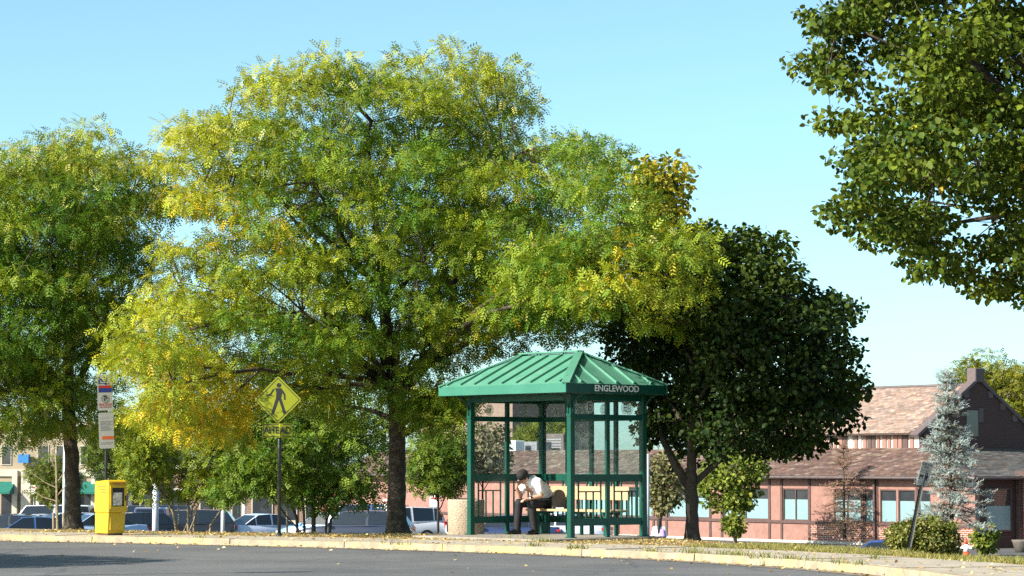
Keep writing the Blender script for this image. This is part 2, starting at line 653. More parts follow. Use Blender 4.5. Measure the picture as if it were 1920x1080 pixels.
# ------------------------------------------------------------------ ground
def catmull(pts, step=0.25):
    P = [Vector((p[0], p[1], 0)) for p in pts]
    P = [P[0] * 2 - P[1]] + P + [P[-1] * 2 - P[-2]]
    out = []
    for i in range(1, len(P) - 2):
        n = max(2, int((P[i + 1] - P[i]).length / step))
        for k in range(n):
            t = k / n
            a, b, c, d = P[i - 1], P[i], P[i + 1], P[i + 2]
            out.append(0.5 * ((2 * b) + (c - a) * t + (2 * a - 5 * b + 4 * c - d) * t * t + (3 * b - a - 3 * c + d) * t ** 3))
    out.append(P[-2])
    return out

KERB = catmull([(-46, 68), (-24, 54.6), (-14, 48.9), (-8.7, 46.1), (-5.5, 44.2), (-2.9, 42.4), (-1.1, 40.8), (0.7, 38.95), (2.1, 37.2),
                (3.15, 35.3), (4.05, 33.3), (4.6, 31.4), (5.0, 29.2), (5.35, 26.0), (5.6, 18), (5.8, 0), (5.9, -25)])
_s = [0.0]
for i in range(1, len(KERB)):
    _s.append(_s[-1] + (KERB[i] - KERB[i - 1]).length)

def kerb_at(s):
    j = int(np.searchsorted(_s, s)) - 1
    j = max(0, min(j, len(KERB) - 2))
    t = (s - _s[j]) / (_s[j + 1] - _s[j])
    p = KERB[j].lerp(KERB[j + 1], t)
    a = KERB[max(j - 1, 0)]
    b = KERB[min(j + 2, len(KERB) - 1)]
    d = (b - a).normalized()
    return p, Vector((-d.y, d.x, 0))

def off(s, d, z=0.0):
    p, n = kerb_at(s)
    q = p + n * d
    return Vector((q.x, q.y, z))

BACK = [(-46, 79), (-14, 55.0), (-10, 52.3), (-6.1, 49.4), (-3.1, 48.3), (-0.67, 47.9), (1.0, 47.6), (2.5, 45.9), (3.05, 44.0),
        (3.5, 42.6), (4.5, 40.5), (5.46, 38.2), (5.85, 36.0), (6.9, 34.9), (40, 34.5)]
_bx = [p[0] for p in BACK]
_by = [p[1] for p in BACK]

def smooth(t):
    t = np.clip(t, 0, 1)
    return t * t * (3 - 2 * t)

def ground_z(X, Y):
    X = np.asarray(X, dtype=float); Y = np.asarray(Y, dtype=float)
    yb = np.interp(X, _bx, _by)
    d = Y - yb
    lot = -2.25 + 0.15 * smooth((X + 4.0) / 8.0) - 0.02 * np.clip(Y - 110, 0, 60) * (1 - smooth((X + 4.0) / 8.0))
    return np.where(d <= 0, -0.05 - 0.17 * np.clip(-d / 1.5, 0, 1), -0.05 + (lot + 0.05) * smooth(d / 20.0))

gx = np.concatenate([[-3000, -900, -300, -120], np.arange(-60, 60.1, 1.5), [120, 300, 900, 3000]])
gy = np.concatenate([[-400, -60, 0, 20], np.arange(28, 160.1, 1.2), [200, 300, 600, 1200, 4000]])
GX, GY = np.meshgrid(gx, gy)
GZ = ground_z(GX, GY)
vv = np.stack([GX.ravel(), GY.ravel(), GZ.ravel()], 1)
nx, ny = len(gx), len(gy)
ii = (np.arange(ny - 1)[:, None] * nx + np.arange(nx - 1)[None, :]).ravel()
ff = np.stack([ii, ii + 1, ii + nx + 1, ii + nx], 1)
o = link_mesh('ground', fast_mesh('ground', vv, ff), M['earth'])
o['kind'] = 'structure'
# the sunken car park, a sheet just above the earth
lx = np.arange(-75, 45.1, 1.5); ly = np.arange(60, 152.1, 2.0)
LX, LY = np.meshgrid(lx, ly)
lv = np.stack([LX.ravel(), LY.ravel(), ground_z(LX, LY).ravel() + 0.02], 1)
ii = (np.arange(len(ly) - 1)[:, None] * len(lx) + np.arange(len(lx) - 1)[None, :]).ravel()
o = link_mesh('car_park', fast_mesh('car_park', lv, np.stack([ii, ii + 1, ii + len(lx) + 1, ii + len(lx)], 1)), M['lot'])
o['kind'] = 'structure'

from mathutils.geometry import tessellate_polygon
def sheet(name, pts, z, m):
    vs_ = [Vector((p[0], p[1], z)) for p in pts]
    tris = tessellate_polygon([vs_])
    mb = MB().add(vs_, tris)
    me = mb.mesh(name)
    bm = bmesh.new(); bm.from_mesh(me)
    bmesh.ops.recalc_face_normals(bm, faces=bm.faces)
    if sum(f.normal.z for f in bm.faces) < 0:
        bmesh.ops.reverse_faces(bm, faces=bm.faces)
    bm.to_mesh(me); bm.free()
    o = link_mesh(name, me, m)
    o['kind'] = 'structure'
    return o

kp = [(p.x, p.y) for p in KERB[::2]]
road = sheet('road', [(-90, 68)] + kp + [(5.9, -60), (-90, -60)], -0.105, M['asphalt'])
verge = sheet('verge', [(p.x, p.y) for p in [off(s, 0.1) for s in np.arange(0.2, _s[-1] - 0.2, 1.0)]] + [(40, -24), (40, 34.5)] +
              [b for b in BACK[::-1]][1:], -0.03, M['soil'])

# shallow gutter of old concrete at the foot of the kerb
mbg = MB()
ss = np.arange(0.3, _s[-1] - 0.3, 0.5)
for a, b in zip(ss[:-1], ss[1:]):
    mbg.add([off(a, -0.28, -0.1), off(b, -0.28, -0.1), off(b, 0.0, -0.1), off(a, 0.0, -0.1)], [(0, 1, 2, 3)])
g = mbg.build('gutter', M['gutter'])
g['kind'] = 'structure'

# kerb stones
kerb_root = bpy.data.objects.new('kerb', None)
C.objects.link(kerb_root)
kerb_root['kind'] = 'structure'
def curved_block(s0, s1, d0, d1, z0, z1, jit=0.0, n=6):
    mb = MB()
    lo, hi = [], []
    dz = random.uniform(-jit, jit)
    for k in range(n + 1):
        s = s0 + (s1 - s0) * k / n
        w = random.uniform(-jit, jit) * 0.8
        lo.append((off(s, d0 + w, z0), off(s, d1, z0)))
        hi.append((off(s, d0 + w + 0.012, z1 + dz + w * 0.4), off(s, d1, z1 + dz)))
    for k in range(n):
        a0, a1 = lo[k]; b0, b1 = lo[k + 1]
        c0, c1 = hi[k]; e0, e1 = hi[k + 1]
        mb.add([a0, b0, e0, c0], [(0, 1, 2, 3)])
        mb.add([c0, e0, e1, c1], [(0, 1, 2, 3)])
        mb.add([a1, c1, e1, b1], [(0, 1, 2, 3)])
    mb.add([lo[0][0], hi[0][0], hi[0][1], lo[0][1]], [(0, 1, 2, 3)])
    mb.add([lo[-1][0], lo[-1][1], hi[-1][1], hi[-1][0]], [(0, 1, 2, 3)])
    return mb

s = 20.0
while s < 62:
    ln = random.uniform(2.1, 3.1)
    curved_block(s, s + ln - 0.02, 0.0, 0.155, -0.14, 0.006, 0.008, 8).build('kerb_stone', M['kerb'], kerb_root)
    s += ln
for a, b in ((0.3, 20.0 - 0.02), (s, _s[-1] - 0.3)):
    curved_block(a, b, 0.0, 0.155, -0.14, 0.006, 0.004, 40).build('kerb_stone', M['kerb'], kerb_root)

side_root = bpy.data.objects.new('sidewalk', None)
C.objects.link(side_root)
side_root['kind'] = 'structure'
_pw = on_ground(1700, 1066)
S_WIDE = _s[int(np.argmin([(Vector((k.x, k.y, 0)) - Vector((_pw.x, _pw.y, 0))).length for k in KERB]))]
s = 18.0
while s < 64:
    ln = 1.52
    curved_block(s, s + ln - 0.018, 0.17, 1.95 if s < S_WIDE else 2.75, -0.08, 0.0, 0.007, 3).build('paving_slab', M['concrete'], side_root)
    s += ln
for a, b in ((0.3, 18.0 - 0.02), (s, _s[-1] - 0.3)):
    curved_block(a, b, 0.17, 1.95, -0.08, 0.0, 0.003, 40).build('paving_slab', M['concrete'], side_root)

# ------------------------------------------------------------------ bus shelter
SH_RZ = math.atan2(0.656, 0.755)
SH_O = on_ground(1070.5, 1010)
SH_O.z = 0.0
W, L = 1.707, 2.645

# concrete pad under it
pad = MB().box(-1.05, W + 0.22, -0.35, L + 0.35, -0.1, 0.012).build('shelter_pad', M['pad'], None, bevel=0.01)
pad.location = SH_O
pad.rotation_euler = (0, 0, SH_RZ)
pad['kind'] = 'structure'
PZ = 0.012

sh = thing('bus_shelter', 'green metal bus shelter with hipped roof, glass panels and ENGLEWOOD lettering', 'bus shelter', SH_O, SH_RZ)
G = M['green']
PW = 0.105
H_HEAD0, H_HEAD1 = 2.36, 2.47
Z_T1, Z_T0 = 2.36, 2.12          # transom pane
Z_M1, Z_M0 = 2.03, 1.09          # main pane
Z_B1, Z_B0 = 0.965, 0.335        # balustrade
Z_R0 = 0.215                     # underside of the bottom rail
for (x, y) in ((0, 0), (W, 0), (0, L), (W, L)):
    p = part_box('post', G, sh, x - PW / 2, x + PW / 2, y - PW / 2, y + PW / 2, PZ, 2.475, 0.008)
    MB().box(x - .075, x + .075, y - .075, y + .075, PZ + .001, PZ + 0.018).build('base_plate', G, p, bevel=0.003)
    # collar mouldings near the bracket
    MB().box(x - .06, x + .06, y - .06, y + .06, 2.08, 2.13).build('collar', G, p, bevel=0.004)
    sx = -1 if x == 0 else 1
    sy = -1 if y == 0 else 1
    for (ux, uy) in ((sx, 0), (0, sy)):
        path = []
        for k in range(9):
            a = math.pi / 2 * k / 8
            r = 0.25
            e = PW / 2 + r * (1 - math.cos(a))
            path.append((x + ux * e, y + uy * e, 2.13 + 0.32 * math.sin(a)))
        MB().tube(path, 0.016, 6).build('bracket', G, p, smooth=True)
# header beams
part_box('header', G, sh, -0.04, 0.04, PW / 2, L - PW / 2, H_HEAD0, H_HEAD1, 0.004)
part_box('header', G, sh, W - 0.04, W + 0.04, PW / 2, L - PW / 2, H_HEAD0, H_HEAD1, 0.004)
part_box('header', G, sh, PW / 2, W - PW / 2, -0.04, 0.04, H_HEAD0, H_HEAD1, 0.004)
part_box('header', G, sh, PW / 2, W - PW / 2, L - 0.04, L + 0.04, H_HEAD0, H_HEAD1, 0.004)

emblem_me = MB()
ring = [(0.105 * math.cos(2 * math.pi * k / 28), 0.0, 0.11 * math.sin(2 * math.pi * k / 28)) for k in range(28)]
emblem_me.prism(ring, (0, 0, 0), (0, -0.002, 0))
emblem_me = emblem_me.mesh('emblem')
emblem_me.materials.append(M['etch'])
letter_me = text_mesh('E', 0.2, 0.001, bold=0.0)
M['etch_dark'] = film_mat('etched_letter', (0.05, 0.07, 0.06), 0.6)
letter_me.materials.append(M['etch_dark'])

def wall_run(axis, fixed, a, b, nb, facing):
    """a glazed wall of nb bays from a to b along axis, at the fixed coordinate of the other axis"""
    def bx(name, u0, u1, t0, t1, z0, z1, m=G, parent=sh, bevel=0.003):
        if axis == 'x':
            return part_box(name, m, parent, u0, u1, fixed + t0, fixed + t1, z0, z1, bevel)
        return part_box(name, m, parent, fixed + t0, fixed + t1, u0, u1, z0, z1, bevel)
    MW = 0.075
    span = (b - a)
    centres = [a + span * k / nb for k in range(1, nb)]
    edges = [a] + centres + [b]
    for c in centres:
        bx('mullion', c - MW / 2, c + MW / 2, -0.03, 0.03, Z_R0, H_HEAD0)
    # short leg under middle mullions
    for c in centres:
        bx('leg', c - MW / 2, c + MW / 2, -0.028, 0.028, PZ, Z_R0)
    for i in range(nb):
        u0 = edges[i] + (MW / 2 if i > 0 else 0)
        u1 = edges[i + 1] - (MW / 2 if i < nb - 1 else 0)
        bx('transom_rail', u0, u1, -0.026, 0.026, Z_M1, Z_T0)
        bx('mid_rail', u0, u1, -0.026, 0.026, Z_B1, Z_M0)
        bx('bottom_rail', u0, u1, -0.026, 0.026, Z_R0, Z_B0)
        pt = bx('pane', u0 + .002, u1 - .002, -0.004, 0.004, Z_T0 + .001, Z_T1 - .001, M['glass'], bevel=0)
        bx('pane', u0 + .002, u1 - .002, -0.004, 0.004, Z_M0 + .001, Z_M1 - .001, M['glass'], bevel=0)
        # etched oval with its letter on the outer face of the transom
        um = (u0 + u1) / 2
        rz = {'-y': 0.0, '+x': math.pi / 2, '+y': math.pi}[facing]
        nrm = {'-y': (0, -1), '+x': (1, 0), '+y': (0, 1)}[facing]
        base = (um, fixed) if axis == 'x' else (fixed, um)
        zc = (Z_T0 + Z_T1) / 2
        e = link_mesh('emblem', emblem_me, None, pt)
        e.location = (base[0] + nrm[0] * 0.0045, base[1] + nrm[1] * 0.0045, zc)
        e.rotation_euler = (0, 0, rz)
        t = link_mesh('letter', letter_me, None, pt)
        t.location = (base[0] + nrm[0] * 0.0085, base[1] + nrm[1] * 0.0085, zc)
        t.rotation_euler = (math.pi / 2, 0, rz)
        # balusters: a framed group of four with a cross bar
        wdt = u1 - u0
        zc2 = Z_B1 - 0.17
        bw = 0.022
        us = [u0 + wdt * q for q in (0.16, 0.39, 0.61, 0.84)]
        for k, u in enumerate(us):
            top = Z_B1 if k in (0, 3) else zc2 - bw / 2
            bx('baluster', u - bw / 2, u + bw / 2, -bw / 2, bw / 2, Z_B0, top, bevel=0)
        bx('cross_bar', us[0] + bw / 2, us[3] - bw / 2, -bw / 2, bw / 2, zc2 - bw / 2, zc2 + bw / 2, bevel=0)

wall_run('x', 0.0, PW / 2, W - PW / 2, 2, '-y')
wall_run('x', L, PW / 2, W - PW / 2, 2, '+y')
wall_run('y', W, PW / 2, L - PW / 2, 4, '+x')

# roof
ex0, ex1, ey0, ey1 = -0.45, W + 0.25, -0.37, L + 0.37
ZE0, ZE1, ZR = 2.475, 2.635, 3.21
xm = (ex0 + ex1) / 2
yr0, yr1 = 0.60, L - 0.55
RG = M['roof_green']
fb = 0.03
part_box('fascia', M['fascia_green'], sh, ex0, ex0 + fb, ey0, ey1, ZE0, ZE1, 0.004)
part_box('fascia', M['fascia_green'], sh, ex1 - fb, ex1, ey0, ey1, ZE0, ZE1, 0.004)
fr = part_box('fascia', M['green'], sh, ex0 + fb + .001, ex1 - fb - .001, ey0, ey0 + fb, ZE0, ZE1, 0.004)  # near board in a darker green, its shade put into the paint
part_box('fascia', M['fascia_green'], sh, ex0 + fb + .001, ex1 - fb - .001, ey1 - fb, ey1, ZE0, ZE1, 0.004)
part_box('soffit', G, sh, ex0 + fb + .002, ex1 - fb - .002, ey0 + fb + .002, ey1 - fb - .002, ZE0 + 0.012, ZE0 + 0.03)
A, B_, C_, D_ = Vector((ex0, ey0, ZE1)), Vector((ex1, ey0, ZE1)), Vector((ex1, ey1, ZE1)), Vector((ex0, ey1, ZE1))
E0, E1 = Vector((xm, yr0, ZR)), Vector((xm, yr1, ZR))
slopes = {'front': [A, E0, E1, D_], 'back': [B_, C_, E1, E0], 'near': [A, B_, E0], 'far': [C_, D_, E1]}
def slope_norm(q):
    n = (q[1] - q[0]).cross(q[2] - q[0]).normalized()
    return n if n.z > 0 else -n
for q in slopes.values():
    n = slope_norm(q)
    mb = MB()
    if (q[1] - q[0]).cross(q[2] - q[0]).z < 0:
        q = q[::-1]
    k = len(q)
    mb.add(q + [p - n * 0.02 for p in q], [tuple(range(k)), tuple(range(2 * k - 1, k - 1, -1))] + [(i, k + i, k + (i + 1) % k, (i + 1) % k) for i in range(k)])
    mb.build('roof_panel', RG, sh)
nf = slope_norm(slopes['front']); nb_ = slope_norm(slopes['back']); nn = slope_norm(slopes['near']); nfa = slope_norm(slopes['far'])
def rib(p0, p1, n):
    MB().bar(Vector(p0) + n * 0.018, Vector(p1) + n * 0.018, 0.034, 0.036, up=n).build('seam_rib', RG, sh)
for sd, xe, n in ((0, ex0, nf), (1, ex1, nb_)):
    k = 9
    for i in range(k):
        y = ey0 + 0.2 + (ey1 - ey0 - 0.4) * i / (k - 1)
        t = 1.0
        if y < yr0: t = (y - ey0) / (yr0 - ey0)
        if y > yr1: t = (ey1 - y) / (ey1 - yr1)
        t = t * 0.93
        rib((xe + (xm - xe) * 0.03, y, ZE1 + (ZR - ZE1) * 0.03), (xe + (xm - xe) * t, y, ZE1 + (ZR - ZE1) * t), n)
for ye, yr, n in ((ey0, yr0, nn), (ey1, yr1, nfa)):
    k = 5
    for i in range(k):
        x = ex0 + 0.38 + (ex1 - ex0 - 0.76) * i / (k - 1)
        t = (x - ex0) / (xm - ex0) if x < xm else (ex1 - x) / (ex1 - xm)
        t = min(t, 1) * 0.93
        rib((x, ye + (yr - ye) * 0.03, ZE1 + (ZR - ZE1) * 0.03), (x, ye + (yr - ye) * t, ZE1 + (ZR - ZE1) * t), n)
for p, q in ((A, E0), (B_, E0), (C_, E1), (D_, E1)):
    up = (nf + Vector((0, 0, 1))).normalized()
    MB().bar(p + Vector((0, 0, 0.012)), q + Vector((0, 0, 0.022)), 0.15, 0.03, up=(0, 0, 1)).build('hip_cap', RG, sh, bevel=0.006)
MB().bar(E0 + Vector((0, -0.04, 0.026)), E1 + Vector((0, 0.04, 0.026)), 0.16, 0.03).build('ridge_cap', RG, sh, bevel=0.006)
# the name on the fascia
tm = text_mesh('ENGLEWOOD', 0.15, 0.002, bold=0.0025)
xs = [v.co.x for v in tm.vertices]
tm.transform(Matrix.Scale(1.04 / (max(xs) - min(xs)), 4, Vector((1, 0, 0))))
t = link_mesh('lettering', tm, M['white'], sh)
t.location = (0.735, ey0 - 0.0025, (ZE0 + ZE1) / 2)
t.rotation_euler = (math.pi / 2, 0, 0)

# ------------------------------------------------------------------ bench in the shelter
bn = thing('bench', 'tan plank bench with green legs along the back of the shelter', 'bench', SH_O + Vector((0, 0, PZ)), SH_RZ)
for k in range(3):
    part_box('seat_plank', M['wood'], bn, 1.13 + k * 0.145, 1.13 + k * 0.145 + 0.135, 0.22, 2.46, 0.415, 0.455, 0.006)
part_box('back_plank', M['wood'], bn, 1.572, 1.602, 0.22, 2.46, 0.62, 0.86, 0.006)
for y in (0.45, 1.34, 2.23):
    mb = MB()
    mb.box(1.2, 1.25, y - .03, y + .03, 0.0, 0.37).box(1.45, 1.50, y - .03, y + .03, 0.0, 0.37).box(1.14, 1.56, y - .03, y + .03, 0.37, 0.413)
    mb.build('leg', G, bn, bevel=0.004)
    part_box('back_bracket', G, bn, 1.606, 1.63, y - .025, y + .025, 0.40, 0.84, 0.003)
M['divider'] = mat('divider_panel', (0.075, 0.068, 0.062), 0.6, 0.15)
for y in (1.84,):
    prof = [(1.22, 0, 0.457)] + [(1.38 - 0.15 * math.cos(math.pi * k / 12), 0, 0.66 + 0.14 * math.sin(math.pi * k / 12)) for k in range(13)] + [(1.54, 0, 0.457)]
    MB().prism(prof, (0, y - 0.018, 0), (0, y + 0.018, 0)).build('arm_divider', M['divider'], bn)
# small crumpled paper on the seat
pp = SH_O + Matrix.Rotation(SH_RZ, 3, 'Z') @ Vector((1.2, 1.72, PZ + 0.456))
mb = MB()
mb.add([(0, 0, 0), (.14, .02, 0.002), (.15, .12, .004), (.01, .11, 0), (0, 0, .02), (.14, .02, .03), (.15, .12, .018), (.01, .11, .028)],
       [(0, 3, 2, 1), (4, 5, 6, 7), (0, 1, 5, 4), (1, 2, 6, 5), (2, 3, 7, 6), (3, 0, 4, 7)])
o = mb.build('folded_paper', M['white'], None)
o.location = pp
tag(o, 'small white folded paper lying on the bench seat', 'paper')

# ------------------------------------------------------------------ litter receptacle
p = on_ground(874, 1003.5); p = Vector((-0.83, 46.75, -0.03))
rc = thing('litter_bin', 'squat round exposed aggregate concrete bin behind the shelter', 'litter bin', p)
MB().lathe([(0.31, 0.0), (0.325, 0.02), (0.335, 0.62), (0.325, 0.66), (0.27, 0.665), (0.265, 0.60), (0.10, 0.59)], n=40).build('drum', M['aggregate'], rc, smooth=True)
MB().lathe([(0.26, 0.595), (0.255, 0.64), (0.18, 0.675), (0.14, 0.68)], n=32).build('lid', M['dark_metal'], rc, smooth=True)

# ------------------------------------------------------------------ newspaper box
M['yellow'] = mat('yellow_paint', (0.55, 0.36, 0.012), 0.42, 0.07, 5, 0.02, 30, spec=0.5, second=(0.30, 0.19, 0.03), second_at=(0.55, 0.8), second_scale=4)
M['newsprint'] = mat('newsprint', (0.55, 0.52, 0.46), 0.8, 0.55, 22)
M['decal'] = mat('decal_strip', (0.42, 0.18, 0.02), 0.6, 0.6, 26)
M['rust'] = mat('rust', (0.09, 0.05, 0.03), 0.9, 0.4, 20)
nb0 = on_ground(219, 1003.5)
nw = thing('newspaper_box', 'yellow metal newspaper vending box standing beside the kerb', 'newspaper box', Vector((nb0.x, nb0.y, 0.0)), R(40))
w2, dp = 0.19, 0.46
mb = MB()
mb.prism([(-w2, 0.03, 0.03), (-w2, 0.0, 0.40), (-w2, dp, 0.40), (-w2, dp, 0.03)], (0.012, 0, 0), (2 * w2 - 0.012, 0, 0))
mb.build('pedestal', M['yellow'], nw, bevel=0.01)
part_box('pedestal_panel', M['yellow'], nw, -w2 + .05, w2 - .05, -0.002, 0.02, 0.09, 0.36, 0.004)
part_box('foot', M['rust'], nw, -w2 + .04, w2 - .04, 0.05, dp - .03, 0.0, 0.03, 0.003)
mb = MB()
mb.prism([(-w2, -0.02, 0.404), (-w2, -0.02, 0.955), (-w2, 0.05, 0.985), (-w2, dp, 0.955), (-w2, dp + .01, 0.404)], (0, 0, 0), (2 * w2, 0, 0))
cab = mb.build('cabinet', M['yellow'], nw, bevel=0.012)
part_box('top_strip', M['decal'], nw, -w2 + .06, w2 - .05, -0.026, -0.021, 0.905, 0.945)
fr_ = []
for (x0, x1, z0, z1) in ((-w2 + .025, -w2 + .065, 0.47, 0.885), (w2 - .065, w2 - .025, 0.47, 0.885), (-w2 + .066, w2 - .066, 0.47, 0.515), (-w2 + .066, w2 - .066, 0.845, 0.885)):
    fr_.append((x0, x1, z0, z1))
df = MB()
for (x0, x1, z0, z1) in fr_:
    df.box(x0, x1, -0.04, -0.021, z0, z1)
dr = df.build('door', M['yellow'], nw, bevel=0.003)
part_box('window', M['black'], dr, -w2 + .067, w2 - .067, -0.026, -0.0215, 0.516, 0.844)
part_box('newspaper', M['newsprint'], dr, -w2 + .085, w2 - .105, -0.0285, -0.0265, 0.53, 0.76)
part_box('handle', M['dark_metal'], dr, w2 - .055, w2 - .035, -0.06, -0.041, 0.62, 0.70, 0.004)
part_box('coin_box', M['yellow'], nw, w2 + .001, w2 + .035, 0.0, 0.13, 0.43, 0.50, 0.01)
mb = MB()
for k in range(3):
    mb.box(-w2 - 0.003, -w2 - 0.001, 0.06, 0.36 - 0.08 * k, 0.86 - 0.055 * k, 0.885 - 0.055 * k)
mb.build('side_lettering', M['decal'], nw)
# ------------------------------------------------------------------ signs
def plate(mb, w, h, t=0.004, r=0.03, z=0.0):
    pts = []
    for (cx, cz, a0) in ((w / 2 - r, h / 2 - r, 0), (-w / 2 + r, h / 2 - r, 90), (-w / 2 + r, -h / 2 + r, 180), (w / 2 - r, -h / 2 + r, 270)):
        for k in range(5):
            a = R(a0 + 90 * k / 4)
            pts.append((cx + r * math.cos(a), 0, cz + r * math.sin(a) + z))
    mb.prism(pts, (0, 0, 0), (0, t, 0))
    return mb

def flat(pts, name, m, parent, y=-0.0015, t=0.001):
    mb = MB()
    mb.prism([(p[0], 0, p[1]) for p in pts], (0, y, 0), (0, y + t, 0))
    return mb.build(name, m, parent)

def rect(x0, x1, z0, z1):
    return [(x0, z0), (x1, z0), (x1, z1), (x0, z1)]

def circ(cx, cz, r, n=20):
    return [(cx + r * math.cos(2 * math.pi * k / n), cz + r * math.sin(2 * math.pi * k / n)) for k in range(n)]

def lettering(body, size, x, z, m, parent, y=-0.002, sx=1.0, bold=0.0):
    me = text_mesh(body, size, 0.0005, bold=bold)
    if sx != 1.0:
        me.transform(Matrix.Scale(sx, 4, Vector((1, 0, 0))))
    t = link_mesh('lettering', me, m, parent)
    t.location = (x, y, z)
    t.rotation_euler = (math.pi / 2, 0, 0)
    return t

M['sign_white'] = mat('sign_white', (0.42, 0.42, 0.41), 0.5, 0.06)
M['sign_grey'] = mat('sign_grey', (0.42, 0.43, 0.42), 0.5, 0.06)
M['sign_red'] = mat('sign_red', (0.42, 0.03, 0.03), 0.5, 0.06)
M['sign_blue'] = mat('sign_blue', (0.02, 0.04, 0.22), 0.5, 0.06)
M['sign_orange'] = mat('sign_orange', (0.58, 0.12, 0.03), 0.5, 0.06)
M['sign_text'] = mat('sign_text_grey', (0.22, 0.23, 0.23), 0.6, 0.1)
M['lime'] = mat('fluorescent_yellow_green', (0.21, 0.23, 0.008), 0.45, 0.08, 4)
M['lime'].node_tree.nodes['Principled BSDF'].inputs['Specular IOR Level'].default_value = 0.3

# bus stop sign behind the newspaper box
bs0 = on_ground(199.5, 997.5)
YB = bs0.y
ppm = F / YB
bs = thing('bus_stop_sign', 'tall white bus stop sign with two panels on a dark pole behind the yellow box', 'bus stop sign', Vector((bs0.x, YB, -0.03)), R(22))
H0 = CAM_Z + (HORIZON - 700) / ppm + 0.03
MB().tube([(0, 0.03, 0), (-0.03, 0.03, H0 - 0.1)], 0.028, 10).build('pole', M['dark_metal'], bs, smooth=True)
def zb(y): return CAM_Z + (HORIZON - y) / ppm + 0.03
w = 0.285
mb = plate(MB(), w, (770 - 703) / ppm)
pn = mb.build('upper_panel', M['sign_white'], bs)
pn.location = (-0.055, 0, zb(736.5)); pn.rotation_euler = (0, R(-2.0), 0)
flat(rect(-w / 2 + .02, w / 2 - .01, 0.085, 0.135), 'red_band', M['sign_red'], pn)
flat(rect(-w / 2 + .02, w / 2 - .01, 0.005, 0.083), 'blue_band', M['sign_blue'], pn)
lettering('N', 0.19, -0.06, 0.225, M['sign_blue'], pn, bold=0.004)
lettering('J', 0.15, 0.03, 0.23, M['sign_blue'], pn, bold=0.004)
flat(rect(-0.12, 0.09, 0.165, 0.178), 'logo_stroke', M['sign_blue'], pn)
ringo = circ(0, -0.115, 0.078, 28); ringi = circ(0, -0.115, 0.062, 28)
mb = MB()
for k in range(28):
    k2 = (k + 1) % 28
    mb.add([(ringo[k][0], -0.002, ringo[k][1]), (ringo[k2][0], -0.002, ringo[k2][1]), (ringi[k2][0], -0.002, ringi[k2][1]), (ringi[k][0], -0.002, ringi[k][1])], [(0, 3, 2, 1)])
mb.bar((-0.047, -0.0035, -0.07), (0.047, -0.0035, -0.16), 0.002, 0.013, up=(0, 0, 1))
mb.build('prohibition_ring', M['sign_text'], pn)
lettering('P', 0.13, 0, -0.115, M['black'], pn, y=-0.0028, bold=0.004)
lettering('BUS STOP', 0.055, 0, -0.225, M['sign_red'], pn, bold=0.001)
lettering('NO PARKING', 0.038, 0, -0.27, M['sign_red'], pn)
mb = plate(MB(), w, (841 - 774) / ppm)
pn = mb.build('lower_panel', M['sign_white'], bs)
pn.location = (-0.02, 0, zb(807.5)); pn.rotation_euler = (0, R(-2.5), 0)
for (z0, z1) in ((0.235, 0.25), (0.10, 0.20), (0.0, 0.085)):
    flat(rect(-w / 2 + .02, w / 2 - .02, z0, z1), 'timetable_block', M['sign_grey'], pn)
    k = z0 + 0.012
    while k < z1 - 0.01:
        flat(rect(-w / 2 + .03, w / 2 - .03 - random.random() * .05, k, k + 0.007), 'timetable_line', M['sign_text'], pn, y=-0.003)
        k += 0.02
flat(rect(-w / 2 + .055, w / 2 - .005, -0.165, -0.105), 'orange_band', M['sign_orange'], pn)
flat(rect(-w / 2 + .02, w / 2 - .02, -0.23, -0.222), 'timetable_line', M['sign_text'], pn)
flat(rect(-w / 2 + .02, w / 2 - .06, -0.255, -0.247), 'timetable_line', M['sign_text'], pn)

# pedestrian warning sign
ps0 = on_ground(523, 1005.5)
ppm = F / ps0.y
ps = thing('pedestrian_sign', 'lime diamond pedestrian warning sign with AHEAD plaque on black pole', 'road sign', Vector((ps0.x, ps0.y, -0.0)), R(-4))
def zp(y): return CAM_Z + (HORIZON - y) / ppm
MB().tube([(0, 0.03, 0), (-0.012, 0.03, zp(735))], 0.032, 12).build('pole', M['dark_metal'], ps, smooth=True)
MB().lathe([(0.06, 0), (0.055, 0.03), (0.035, 0.05)], (0, 0.03, 0.001), 14).build('pole_collar', M['dark_metal'], ps)
mb = MB(); plate(mb, 0.60, 0.60, 0.004, 0.045)
dm = mb.build('diamond_panel', M['lime'], ps)
dm.location = (-0.03, -0.012, zp(750)); dm.rotation_euler = (0, R(45), 0)
brd = MB()
for (x0, x1, z0, z1) in ((-.275, .275, .262, .275), (-.275, .275, -.275, -.262), (-.275, -.262, -.261, .261), (.262, .275, -.261, .261)):
    brd.box(x0, x1, -0.0015, -0.0005, z0, z1)
brd.build('border', M['black'], dm)
def dpts(pts):
    # figure drawn upright, turned into the tilted panel's own axes
    c, s_ = math.cos(R(-45)), math.sin(R(-45))
    out = []
    for (x, z) in pts:
        v = Matrix.Rotation(R(-45), 3, 'Y') @ Vector((x, 0, z))
        out.append((v.x, v.z))
    return out
q = 0.0085
